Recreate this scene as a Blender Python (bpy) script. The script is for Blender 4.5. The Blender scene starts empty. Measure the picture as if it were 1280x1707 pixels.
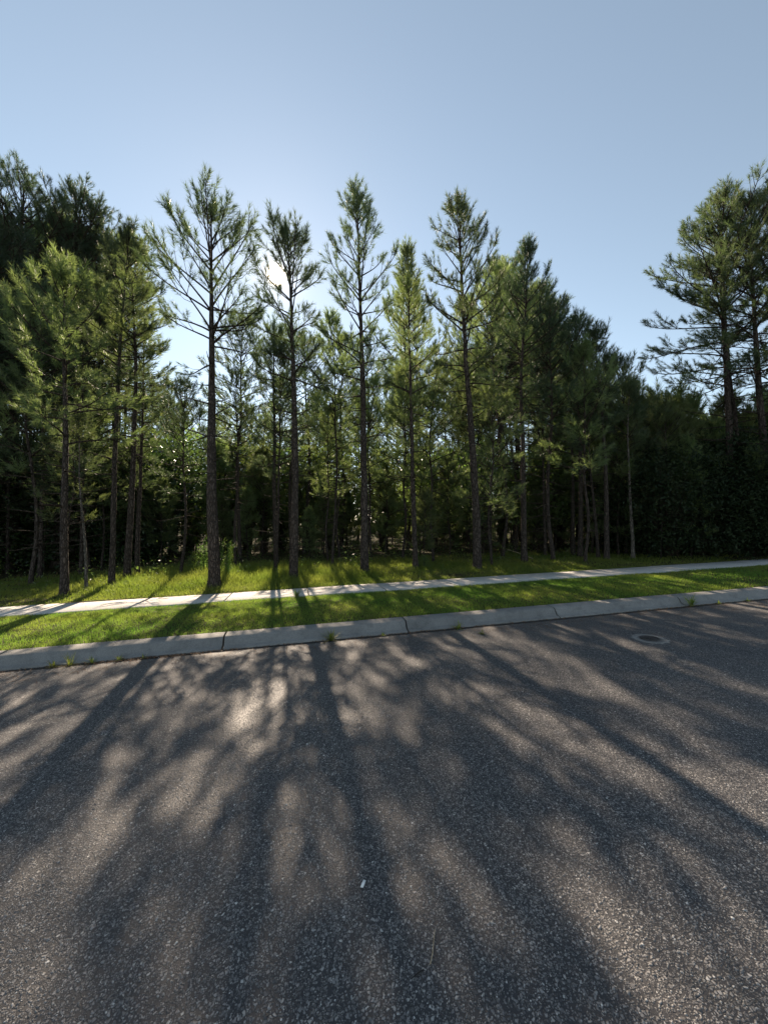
import bpy, math, random
import numpy as np
from mathutils import Vector

C = bpy.context.scene.collection
SC = bpy.context.scene
rad = math.radians

# ------------------------------------------------------------------ camera, sky, sun, exposure
F = 640.0                      # focal length in photograph pixels (1280 wide)
HZ = 868.0                     # level line in the photograph
PITCH = math.atan((HZ - 853.5) / F)
CH = 1.55                      # camera height above the road
cam_d = bpy.data.cameras.new('camera')
cam = bpy.data.objects.new('camera', cam_d); C.objects.link(cam)
cam.location = (0, 0, CH); cam.rotation_euler = (math.pi / 2 + PITCH, 0, 0)
cam_d.sensor_fit = 'HORIZONTAL'; cam_d.sensor_width = 36; cam_d.lens = 36 * F / 1280
cam_d.clip_start = 0.05; cam_d.clip_end = 2000
SC.camera = cam

SUN_EL, SUN_AZ = rad(32.0), rad(-15.9)       # azimuth from +Y towards +X
SUN = Vector((math.cos(SUN_EL) * math.sin(SUN_AZ), math.cos(SUN_EL) * math.cos(SUN_AZ), math.sin(SUN_EL)))
SKY_STRENGTH, SUN_STRENGTH, EXPOSURE = 0.069, 5.0, 1.35

w = bpy.data.worlds.new('World'); SC.world = w; w.use_nodes = True
nt = w.node_tree; nt.nodes.clear(); L = nt.links.new
out = nt.nodes.new('ShaderNodeOutputWorld'); bg = nt.nodes.new('ShaderNodeBackground')
sky = nt.nodes.new('ShaderNodeTexSky'); sky.sky_type = 'NISHITA'; sky.sun_disc = False
sky.sun_elevation = SUN_EL; sky.sun_rotation = SUN_AZ
sky.air_density = 1.0; sky.dust_density = 0.08; sky.ozone_density = 1.0
hsv = nt.nodes.new('ShaderNodeHueSaturation'); hsv.inputs['Saturation'].default_value = .7; hsv.inputs['Hue'].default_value = .486; L(sky.outputs[0], hsv.inputs['Color']); L(hsv.outputs[0], bg.inputs[0]); bg.inputs[1].default_value = SKY_STRENGTH
# the visible sun and the bright ring of haze close round it
tc = nt.nodes.new('ShaderNodeTexCoord'); dot = nt.nodes.new('ShaderNodeVectorMath'); dot.operation = 'DOT_PRODUCT'
L(tc.outputs['Generated'], dot.inputs[0]); dot.inputs[1].default_value = SUN
mx = nt.nodes.new('ShaderNodeMath'); mx.operation = 'MAXIMUM'; L(dot.outputs['Value'], mx.inputs[0]); mx.inputs[1].default_value = 0
def wpow(n, k):
    p = nt.nodes.new('ShaderNodeMath'); p.operation = 'POWER'; L(mx.outputs[0], p.inputs[0]); p.inputs[1].default_value = n
    m = nt.nodes.new('ShaderNodeMath'); m.operation = 'MULTIPLY'; L(p.outputs[0], m.inputs[0]); m.inputs[1].default_value = k
    return m
a1, a2 = wpow(20000, 40.0), wpow(900, 0.2)
ad = nt.nodes.new('ShaderNodeMath'); ad.operation = 'ADD'; L(a1.outputs[0], ad.inputs[0]); L(a2.outputs[0], ad.inputs[1])
bg2 = nt.nodes.new('ShaderNodeBackground'); bg2.inputs[0].default_value = (1, .80, .56, 1); L(ad.outputs[0], bg2.inputs[1])
sm = nt.nodes.new('ShaderNodeAddShader'); L(bg.outputs[0], sm.inputs[0]); L(bg2.outputs[0], sm.inputs[1]); L(sm.outputs[0], out.inputs[0])

sl = bpy.data.lights.new('sun', 'SUN'); sl.energy = SUN_STRENGTH; sl.angle = rad(0.53); sl.color = (1, .81, .62)
so = bpy.data.objects.new('sun', sl); C.objects.link(so); so.rotation_euler = SUN.to_track_quat('Z', 'Y').to_euler()
so.location = (-10, 30, 30)

vs = SC.view_settings
vs.view_transform = 'Standard'; vs.look = 'None'; vs.exposure = EXPOSURE; vs.gamma = 1; vs.use_curve_mapping = False
SC.cycles.max_bounces = 6; SC.cycles.diffuse_bounces = 3; SC.cycles.transmission_bounces = 4; SC.cycles.transparent_max_bounces = 4
SC.cycles.glossy_bounces = 2

# ------------------------------------------------------------------ road frame: s along the road, t across it, road climbs to +s
def ray(px, py):
    x = (px - 640) / F; u = -(py - 853.5) / F; c, s = math.cos(PITCH), math.sin(PITCH)
    return np.array([x, c - u * s, s + u * c])
_v = ray(3380, 800)
D2 = np.array([_v[0], _v[1]]) / math.hypot(_v[0], _v[1]); N2 = np.array([-D2[1], D2[0]])
GR = _v[2] / math.hypot(_v[0], _v[1])
ANG = math.atan2(D2[1], D2[0])
def prof(t):                                 # height of the ground above the road plane
    return np.interp(t, [-60, 4.99, 5.36, 6.4, 7.4, 8.45, 10, 14, 60], [0, 0, .125, .15, .125, .09, .10, .06, .0])
def W(s, t, h=None):
    s = np.asarray(s, float); t = np.asarray(t, float)
    h = prof(t) if h is None else np.asarray(h, float)
    return np.stack([s * D2[0] + t * N2[0], s * D2[1] + t * N2[1], GR * s + h + 0 * t], -1)
def zg(x, y):
    s = x * D2[0] + y * D2[1]; t = x * N2[0] + y * N2[1]
    return GR * s + float(prof(t))
def gp(px, py, h):                           # where the sight line meets the ground at height h over the road plane
    r = ray(px, py); k = (h - CH) / (r[2] - GR * (r[0] * D2[0] + r[1] * D2[1]))
    p = np.array([0, 0, CH]) + k * r
    return p
def st(p): return p[0] * D2[0] + p[1] * D2[1], p[0] * N2[0] + p[1] * N2[1]

# ------------------------------------------------------------------ mesh helpers
class MB:
    def __init__(s): s.v = []; s.f = []; s.n = 0
    def add(s, v, f):
        v = np.asarray(v, float).reshape(-1, 3); f = np.asarray(f, int)
        if f.shape[1] == 4: f = np.concatenate([f[:, [0, 1, 2]], f[:, [0, 2, 3]]])
        s.v.append(v); s.f.append(f + s.n); s.n += len(v)
    def mesh(s, name, mat, smooth=False):
        v = np.concatenate(s.v).astype(np.float32); f = np.concatenate(s.f).astype(np.int32)
        me = bpy.data.meshes.new(name)
        me.vertices.add(len(v)); me.vertices.foreach_set('co', v.ravel())
        me.loops.add(f.size); me.loops.foreach_set('vertex_index', f.ravel())
        me.polygons.add(len(f)); me.polygons.foreach_set('loop_start', np.arange(0, f.size, 3, dtype=np.int32))
        if smooth: me.polygons.foreach_set('use_smooth', np.ones(len(f), bool))
        me.update(calc_edges=True); me.materials.append(mat)
        return me
def link(name, me, parent=None, loc=None):
    o = bpy.data.objects.new(name, me); C.objects.link(o)
    if parent is not None: o.parent = parent
    if loc is not None: o.location = loc
    return o
def tag(o, label=None, cat=None, group=None, kind=None):
    if label: o['label'] = label
    if cat: o['category'] = cat
    if group: o['group'] = group
    if kind: o['kind'] = kind
    return o
def empty(name, loc, rz=0.0):
    o = bpy.data.objects.new(name, None); C.objects.link(o); o.location = loc; o.rotation_euler = (0, 0, rz); o.empty_display_size = .2
    return o
def nrm(a): return a / np.maximum(np.linalg.norm(a, axis=-1, keepdims=True), 1e-9)
def tubes(mb, P, R, k=5):
    """P (B,n,3) paths, R (B,n) radii"""
    P = np.asarray(P, float); R = np.asarray(R, float); B, n, _ = P.shape
    T = nrm(np.gradient(P, axis=1)); m = nrm(T.mean(1, keepdims=True))
    ref = np.where(np.abs(m[..., 2:]) > .8, np.array([1., 0, 0]), np.array([0, 0, 1.])) + 0 * T
    A = nrm(np.cross(T, ref)); Bn = np.cross(T, A)
    an = np.arange(k) / k * 2 * np.pi
    V = P[:, :, None] + R[:, :, None, None] * (A[:, :, None] * np.cos(an)[None, None, :, None] + Bn[:, :, None] * np.sin(an)[None, None, :, None])
    i = np.arange(n - 1)[:, None] * k; j = np.arange(k)[None]; j2 = (j + 1) % k
    q = np.stack([i + j, i + j2, i + k + j2, i + k + j], -1).reshape(-1, 4)
    mb.add(V.reshape(-1, 3), (q[None] + (np.arange(B) * n * k)[:, None, None]).reshape(-1, 4))
def perp(d, rng):
    r = rng.normal(size=d.shape); return nrm(r - (r * d).sum(-1, keepdims=True) * d)

# ------------------------------------------------------------------ materials
def new_mat(name):
    m = bpy.data.materials.new(name); m.use_nodes = True; t = m.node_tree; t.nodes.clear()
    o = t.nodes.new('ShaderNodeOutputMaterial'); return m, t, o
def N(t, kind, **kw):
    n = t.nodes.new('ShaderNode' + kind)
    for k, v in kw.items():
        if k.startswith('i_'):
            key = k[2:]; key = int(key) if key.isdigit() else key.replace('_', ' ')
            n.inputs[key].default_value = v
        else: setattr(n, k, v)
    return n
def ramp(t, src, stops):
    r = t.nodes.new('ShaderNodeValToRGB'); t.links.new(src, r.inputs[0]); e = r.color_ramp.elements
    while len(e) < len(stops): e.new(.5)
    for x, (p, c) in zip(e, stops): x.position = p; x.color = (*c, 1) if len(c) == 3 else c
    return r
def math_(t, op, a, b):
    m = t.nodes.new('ShaderNodeMath'); m.operation = op
    for i, x in enumerate((a, b)):
        if isinstance(x, (int, float)): m.inputs[i].default_value = x
        else: t.links.new(x, m.inputs[i])
    return m.outputs[0]
def mixc(t, fac, a, b, mode='MIX'):
    m = t.nodes.new('ShaderNodeMix'); m.data_type = 'RGBA'; m.blend_type = mode
    for i, x in ((0, fac), (6, a), (7, b)):
        if isinstance(x, (int, float)): m.inputs[i].default_value = x
        elif isinstance(x, tuple): m.inputs[i].default_value = (*x, 1) if len(x) == 3 else x
        else: t.links.new(x, m.inputs[i])
    return m.outputs[2]

def leaf_mat(name, c1, c2, tr=.45, scale=1.5, rough=.5, spec=.3):
    """two leaf greens in clumps, per-plant shift, light passing through"""
    m, t, o = new_mat(name); l = t.links.new
    tcn = N(t, 'TexCoord'); nz = N(t, 'TexNoise', i_Scale=scale, i_Detail=3.0); l(tcn.outputs['Object'], nz.inputs['Vector'])
    col = ramp(t, nz.outputs[0], [(.35, c1), (.65, c2)])
    oi = N(t, 'ObjectInfo'); hs = N(t, 'HueSaturation'); l(col.outputs[0], hs.inputs['Color']); hs.inputs['Saturation'].default_value = .84 if 'needles' in name else 1.0
    l(math_(t, 'ADD', math_(t, 'MULTIPLY', oi.outputs['Random'], .5), .75), hs.inputs['Value'])
    l(math_(t, 'ADD', math_(t, 'MULTIPLY', oi.outputs['Random'], .03), .485), hs.inputs['Hue'])
    b = N(t, 'BsdfPrincipled', i_Roughness=rough); b.inputs['Specular IOR Level'].default_value = spec
    l(hs.outputs[0], b.inputs['Base Color'])
    tl = N(t, 'BsdfTranslucent'); l(mixc(t, 1.0, hs.outputs[0], (1.75, 1.95, 1.05), 'MULTIPLY'), tl.inputs[0])
    ms = N(t, 'MixShader', i_0=tr); l(b.outputs[0], ms.inputs[1]); l(tl.outputs[0], ms.inputs[2]); l(ms.outputs[0], o.inputs[0])
    return m
M = {}
M['needle'] = leaf_mat('pine_needles', (.05, .078, .044), (.09, .115, .06), .48, 1.5, .5, .3)
M['needle_dark'] = leaf_mat('pine_needles_dark', (.036, .06, .038), (.062, .088, .052), .42, 1.5, .5, .3)
M['needle_young'] = leaf_mat('pine_needles_young', (.095, .13, .052), (.145, .17, .075), .52, 1.5, .5, .3)
M['leaf'] = leaf_mat('broad_leaves', (.022, .042, .014), (.04, .065, .02), .35, 2.0, .35, .5)
M['leaf_light'] = leaf_mat('pale_leaves', (.07, .11, .035), (.12, .15, .055), .5, 1.5, .4, .5)
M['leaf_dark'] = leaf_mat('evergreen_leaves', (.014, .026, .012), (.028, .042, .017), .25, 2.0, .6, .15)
M['grass'] = leaf_mat('lawn_grass', (.095, .165, .034), (.17, .198, .05), .52, 1.1, .5, .2)
M['wild'] = leaf_mat('rough_grass', (.115, .155, .035), (.18, .195, .055), .52, .9, .5, .2)
M['fennel'] = leaf_mat('fennel', (.09, .15, .045), (.13, .19, .055), .5)

def bark(name, c1, c2):
    m, t, o = new_mat(name); l = t.links.new
    tcn = N(t, 'TexCoord'); mp = N(t, 'Mapping'); mp.inputs['Scale'].default_value = (24, 24, 6)
    dn = N(t, 'TexNoise', i_Scale=7.0, i_Detail=3.0); l(tcn.outputs['Object'], dn.inputs['Vector']); dv_ = N(t, 'VectorMath', operation='MULTIPLY_ADD'); l(dn.outputs['Color'], dv_.inputs[0]); dv_.inputs[1].default_value = (.12, .12, .3); l(tcn.outputs['Object'], dv_.inputs[2]); l(dv_.outputs[0], mp.inputs[0])
    vo = N(t, 'TexVoronoi', feature='DISTANCE_TO_EDGE', i_Scale=1.0); l(mp.outputs[0], vo.inputs['Vector'])
    nz = N(t, 'TexNoise', i_Scale=1.6, i_Detail=6.0); l(mp.outputs[0], nz.inputs['Vector'])
    e = ramp(t, vo.outputs['Distance'], [(.02, (0, 0, 0)), (.22, (1, 1, 1))])
    c = ramp(t, nz.outputs[0], [(.3, c1), (.7, c2)])
    b = N(t, 'BsdfPrincipled', i_Roughness=.95); b.inputs['Specular IOR Level'].default_value = .15
    l(mixc(t, e.outputs[0], tuple(x * .5 for x in c1), c.outputs[0]), b.inputs['Base Color'])
    bp = N(t, 'Bump', i_Strength=.9, i_Distance=.02); l(math_(t, 'ADD', e.outputs[0], math_(t, 'MULTIPLY', nz.outputs[0], .5)), bp.inputs['Height'])
    l(bp.outputs[0], b.inputs['Normal']); l(b.outputs[0], o.inputs[0]); return m
M['bark'] = bark('pine_bark', (.06, .048, .04), (.12, .095, .08))
M['bark_pale'] = bark('pale_bark', (.14, .125, .105), (.24, .21, .18))
M['twig'] = bark('twig_bark', (.05, .04, .03), (.10, .078, .058))

def asphalt():
    m, t, o = new_mat('asphalt'); l = t.links.new
    tcn = N(t, 'TexCoord'); ob = tcn.outputs['Object']
    nzw = N(t, 'TexNoise', i_Scale=60.0, i_Detail=2.0); l(ob, nzw.inputs['Vector'])
    vm = N(t, 'VectorMath', operation='MULTIPLY_ADD'); l(nzw.outputs['Color'], vm.inputs[0]); vm.inputs[1].default_value = (.008, .008, .008); l(ob, vm.inputs[2])
    v = vm.outputs[0]
    big = N(t, 'TexNoise', i_Scale=.55, i_Detail=5.0, i_Roughness=.6); l(ob, big.inputs['Vector'])
    cols = []; hts = []
    for sc, rnd in ((84.0, 1.0), (150.0, 1.0)):
        vo = N(t, 'TexVoronoi', i_Scale=sc, i_Randomness=rnd); l(v, vo.inputs['Vector'])
        ve = N(t, 'TexVoronoi', feature='DISTANCE_TO_EDGE', i_Scale=sc, i_Randomness=rnd); l(v, ve.inputs['Vector'])
        sp = N(t, 'SeparateColor'); l(vo.outputs['Color'], sp.inputs[0])
        edge = ramp(t, ve.outputs['Distance'], [(.08, (0, 0, 0)), (.22, (1, 1, 1))])
        has = ramp(t, sp.outputs[1], [(.40, (0, 0, 0)), (.48, (1, 1, 1))])
        k = math_(t, 'MULTIPLY', edge.outputs[0], has.outputs[0])
        stone = ramp(t, sp.outputs[0], [(0, (.066, .066, .068)), (.45, (.17, .166, .164)), (.85, (.29, .28, .272)), (.97, (.4, .385, .36)), (1, (.6, .59, .57))])
        cols.append((k, stone.outputs[0]))
        hts.append(math_(t, 'MULTIPLY', k, math_(t, 'ADD', math_(t, 'MULTIPLY', sp.outputs[2], .7), .4)))
    c = mixc(t, cols[1][0], (.030, .030, .033), cols[1][1])
    c = mixc(t, cols[0][0], c, cols[0][1])
    wear = ramp(t, big.outputs[0], [(.3, (.8, .8, .82)), (.7, (1.2, 1.17, 1.13))])
    c = mixc(t, 1.0, c, wear.outputs[0], 'MULTIPLY')
    # dust swept along the kerb side
    sx = N(t, 'SeparateXYZ'); l(ob, sx.inputs[0])
    ds = N(t, 'TexNoise', i_Scale=2.2, i_Detail=4.0); l(ob, ds.inputs['Vector'])
    near = ramp(t, math_(t, 'ADD', sx.outputs[1], math_(t, 'MULTIPLY', ds.outputs[0], 1.2)), [(0, (0, 0, 0)), (1, (1, 1, 1))])
    mr = N(t, 'MapRange'); mr.inputs[1].default_value = 4.3; mr.inputs[2].default_value = 5.6; l(math_(t, 'ADD', sx.outputs[1], math_(t, 'MULTIPLY', ds.outputs[0], 1.0)), mr.inputs[0])
    c = mixc(t, math_(t, 'MULTIPLY', mr.outputs[0], .35), c, (.11, .10, .092))
    b = N(t, 'BsdfPrincipled', i_Roughness=.62); b.inputs['Specular IOR Level'].default_value = .5
    l(c, b.inputs['Base Color'])
    h = math_(t, 'ADD', hts[0], math_(t, 'MULTIPLY', hts[1], .6))
    bp = N(t, 'Bump', i_Strength=1.0, i_Distance=.006); l(h, bp.inputs['Height']); l(bp.outputs[0], b.inputs['Normal'])
    l(b.outputs[0], o.inputs[0]); return m
M['asphalt'] = asphalt()

def concrete(name, c1, c2, fine=220.0, stain=.6):
    m, t, o = new_mat(name); l = t.links.new
    tcn = N(t, 'TexCoord'); ge = N(t, 'NewGeometry'); ps = ge.outputs['Position']
    a = N(t, 'TexNoise', i_Scale=2.3, i_Detail=6.0, i_Roughness=.65); l(ps, a.inputs['Vector'])
    f = N(t, 'TexNoise', i_Scale=fine, i_Detail=2.0); l(ps, f.inputs['Vector'])
    oi = N(t, 'ObjectInfo')
    c = ramp(t, a.outputs[0], [(.3, c1), (.7, c2)]).outputs[0]
    sp = ramp(t, f.outputs[0], [(.35, (.72, .72, .72)), (.6, (1.1, 1.1, 1.1))])
    c = mixc(t, 1.0, c, sp.outputs[0], 'MULTIPLY')
    hs = N(t, 'HueSaturation'); l(c, hs.inputs['Color']); l(math_(t, 'ADD', math_(t, 'MULTIPLY', oi.outputs['Random'], .2), .9), hs.inputs['Value'])
    st_ = N(t, 'TexNoise', i_Scale=7.0, i_Detail=8.0, i_Roughness=.75); l(ps, st_.inputs['Vector'])
    sr = ramp(t, st_.outputs[0], [(.5, (1, 1, 1)), (.75, (stain, stain, stain))])
    b = N(t, 'BsdfPrincipled', i_Roughness=.85); b.inputs['Specular IOR Level'].default_value = .3
    l(mixc(t, 1.0, hs.outputs[0], sr.outputs[0], 'MULTIPLY'), b.inputs['Base Color'])
    bp = N(t, 'Bump', i_Strength=.5, i_Distance=.003); l(f.outputs[0], bp.inputs['Height']); l(bp.outputs[0], b.inputs['Normal'])
    l(b.outputs[0], o.inputs[0]); return m
M['kerb'] = concrete('kerb_concrete', (.17, .168, .16), (.245, .24, .225), 160.0)
M['walk'] = concrete('path_concrete', (.46, .44, .41), (.56, .54, .50), 200.0, .75)
M['collar'] = concrete('collar_concrete', (.15, .147, .14), (.25, .24, .225), 140.0)

def soil():
    m, t, o = new_mat('soil'); l = t.links.new
    ge = N(t, 'NewGeometry'); ps = ge.outputs['Position']
    a = N(t, 'TexNoise', i_Scale=1.1, i_Detail=6.0); l(ps, a.inputs['Vector'])
    f = N(t, 'TexNoise', i_Scale=45.0, i_Detail=4.0); l(ps, f.inputs['Vector'])
    c = ramp(t, a.outputs[0], [(.35, (.05, .038, .024)), (.55, (.055, .06, .022)), (.7, (.085, .06, .036))]).outputs[0]
    c2 = ramp(t, f.outputs[0], [(.3, (.5, .5, .5)), (.7, (1.3, 1.3, 1.3))])
    b = N(t, 'BsdfPrincipled', i_Roughness=.95); b.inputs['Specular IOR Level'].default_value = .1
    l(mixc(t, 1.0, c, c2.outputs[0], 'MULTIPLY'), b.inputs['Base Color'])
    bp = N(t, 'Bump', i_Strength=.8, i_Distance=.03); l(f.outputs[0], bp.inputs['Height']); l(bp.outputs[0], b.inputs['Normal'])
    l(b.outputs[0], o.inputs[0]); return m
M['soil'] = soil()
def plain(name, c, rough=.8, metal=0.0, var=.5, sc=30.0):
    m, t, o = new_mat(name); l = t.links.new
    ge = N(t, 'NewGeometry'); a = N(t, 'TexNoise', i_Scale=sc, i_Detail=4.0); l(ge.outputs['Position'], a.inputs['Vector'])
    cc = ramp(t, a.outputs[0], [(.3, tuple(x * (1 - var) for x in c)), (.7, tuple(x * (1 + var) for x in c))])
    b = N(t, 'BsdfPrincipled', i_Roughness=rough, i_Metallic=metal); l(cc.outputs[0], b.inputs['Base Color'])
    bp = N(t, 'Bump', i_Strength=.5, i_Distance=.004); l(a.outputs[0], bp.inputs['Height']); l(bp.outputs[0], b.inputs['Normal'])
    l(b.outputs[0], o.inputs[0]); return m
M['iron'] = plain('cast_iron', (.06, .052, .048), .55, .3)
M['litter'] = plain('dead_leaves', (.13, .075, .04), .9, 0, .6, 25.0)
M['debris'] = plain('gutter_dirt', (.018, .016, .014), .95, 0, .6, 60.0)
M['straw'] = plain('dry_stem', (.42, .34, .22), .8, 0, .2)
M['paper'] = plain('white_scrap', (.78, .78, .76), .7, 0, .05)
M['petal'] = plain('white_flower', (.7, .7, .66), .7, 0, .1)
M['gravel'] = plain('loose_gravel', (.26, .245, .23), .7, 0, .55, 40.0)

# ------------------------------------------------------------------ ground, road, kerb, path
def strip(name, t_edges, s_edges, mat, hfun=None, noise=0.0, seed=0, loc_frame=False):
    S, T = np.meshgrid(s_edges, t_edges, indexing='ij'); h = prof(T) if hfun is None else hfun(S, T)
    if noise: h = h + noise * np.random.default_rng(seed).normal(size=h.shape)
    ni, nj = S.shape
    V = np.stack([S, T, h], -1) if loc_frame else W(S, T, h)
    i, j = np.meshgrid(np.arange(ni - 1), np.arange(nj - 1), indexing='ij'); a = i * nj + j
    mb = MB(); mb.add(V.reshape(-1, 3), np.stack([a, a + nj, a + nj + 1, a + 1], -1).reshape(-1, 4))
    o = link(name, mb.mesh(name, mat, True)); o['kind'] = 'structure'
    return o
def frame_rot(o):                                        # lays a mesh built in (s, t, h) into the sloping road frame
    o.rotation_euler = (0, -math.atan(GR), ANG); R_ = np.array(o.rotation_euler.to_matrix()); n = len(o.data.vertices); co = np.zeros(n * 3, np.float32)
    o.data.vertices.foreach_get('co', co); co = co.reshape(-1, 3); o.data.vertices.foreach_set('co', (W(co[:, 0], co[:, 1], co[:, 2]) @ R_).astype(np.float32).ravel()); o.data.update()
    return o
SE = np.concatenate([[-150, -90, -50, -30], np.arange(-20, 50, 1.0), [55, 70, 100, 150]])
strip('ground', np.concatenate([[8.40], np.arange(8.6, 16, .35), np.arange(16, 50, 2.0), [60, 90, 150]]), SE, M['soil'], lambda S, T: prof(T) + .03 * np.sin(S * 1.3 + T) * (T > 8.8) - .02 * (T < 8.5), .012, 1)
strip('verge', [5.34, 5.5, 6.0, 6.5, 7.0, 7.42], SE, M['soil'], lambda S, T: prof(T) - .012, .004, 2)
road = frame_rot(strip('road', [-8, -4, 0, 3, 4.0, 4.935], [-150, -60, -20, -5, 0, 5, 20, 60, 150], M['asphalt'], lambda S, T: 0 * S, loc_frame=True))
strip('gutter_bed', [4.90, 5.03], [-150, -60, -20, -5, 0, 5, 20, 60, 150], M['debris'], lambda S, T: 0 * S - .003)
strip('far_roadside', [-150, -40, -8.0], [-150, 0, 150], M['soil'], lambda S, T: 0 * S - .01)

kerb = empty('kerb', (0, 0, 0)); kerb['kind'] = 'structure'
KP = [(5.022, -.12), (5.022, .010), (5.030, .016), (5.070, .024), (5.100, .034), (5.143, .104), (5.158, .118), (5.180, .126), (5.335, .133), (5.352, .126), (5.358, -.12)]
def prism(prof_pts, s0, s1, nseg=1, chip=0.0, rng=None):
    k = len(prof_pts); mb = MB(); ss = np.linspace(s0, s1, nseg + 1)
    V = []
    for s in ss:
        for (t, h) in prof_pts:
            V.append((s, t, h))
    V = np.array(V)
    if rng is not None:
        V[k:-k, 2] += rng.normal(size=len(V) - 2 * k) * chip; V[k:-k, 1] += rng.normal(size=len(V) - 2 * k) * chip
    Fq = []
    for i in range(nseg):
        for j in range(k - 1):
            Fq.append((i * k + j, i * k + j + 1, (i + 1) * k + j + 1, (i + 1) * k + j))
    mb.add(W(V[:, 0], V[:, 1], V[:, 2]), Fq)
    for i0, rev in ((0, False), (nseg * k, True)):
        mb.add(W(V[i0:i0 + k, 0], V[i0:i0 + k, 1], V[i0:i0 + k, 2]), [(0, j, j + 1) if rev else (0, j + 1, j) for j in range(1, k - 1)])
    return mb
rng = np.random.default_rng(5)
KL = 2.362; k0 = -.85 - 5 * KL
for i in range(26):
    a, b = k0 + i * KL, k0 + (i + 1) * KL
    mb = prism(KP, a + .011, b - .011, 8, .0012, rng)
    link('kerb_section', mb.mesh('kerb_section', M['kerb']), kerb)
walk = empty('sidewalk', (0, 0, 0)); walk['kind'] = 'structure'
SL = 1.5; w0 = .27 - 9 * SL
for i in range(42):
    a, b = w0 + i * SL, w0 + (i + 1) * SL; d = rng.normal() * .003
    pts = [(7.40, -.05), (7.40, .128 + d), (7.412, .136 + d), (8.43, .100 + d), (8.442, .092 + d), (8.442, -.05)]
    mb = prism(pts, a + .012, b - .012, 2)
    link('slab', mb.mesh('slab', M['walk']), walk)

# ------------------------------------------------------------------ trees
def needles(mb, base, d, ln, rng, n, nl, wd, spread=(.5, 1.05)):
    """bottle-brush shoots: base (S,3), direction (S,3), length (S)"""
    S = len(base); u = rng.uniform(0, 1, (S, n)) ** .8
    p0 = base[:, None] + d[:, None] * (u * ln[:, None])[..., None]
    dd = np.repeat(d[:, None], n, 1); pr = perp(dd, rng)
    an = rng.uniform(*spread, (S, n)) * (1.1 - .55 * u)
    nd = nrm(dd * np.cos(an)[..., None] + pr * np.sin(an)[..., None])
    L_ = nl * rng.uniform(.75, 1.15, (S, n)) * (.8 + .2 * (ln[:, None] / .3).clip(.4, 1.3))
    tip = p0 + nd * L_[..., None]; tip[..., 2] -= .12 * L_
    sd = perp(nd, rng) * (wd * .5)
    V = np.stack([p0 - sd, p0 + sd, tip], 2).reshape(-1, 3)
    mb.add(V, np.arange(len(V)).reshape(-1, 3))

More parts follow.
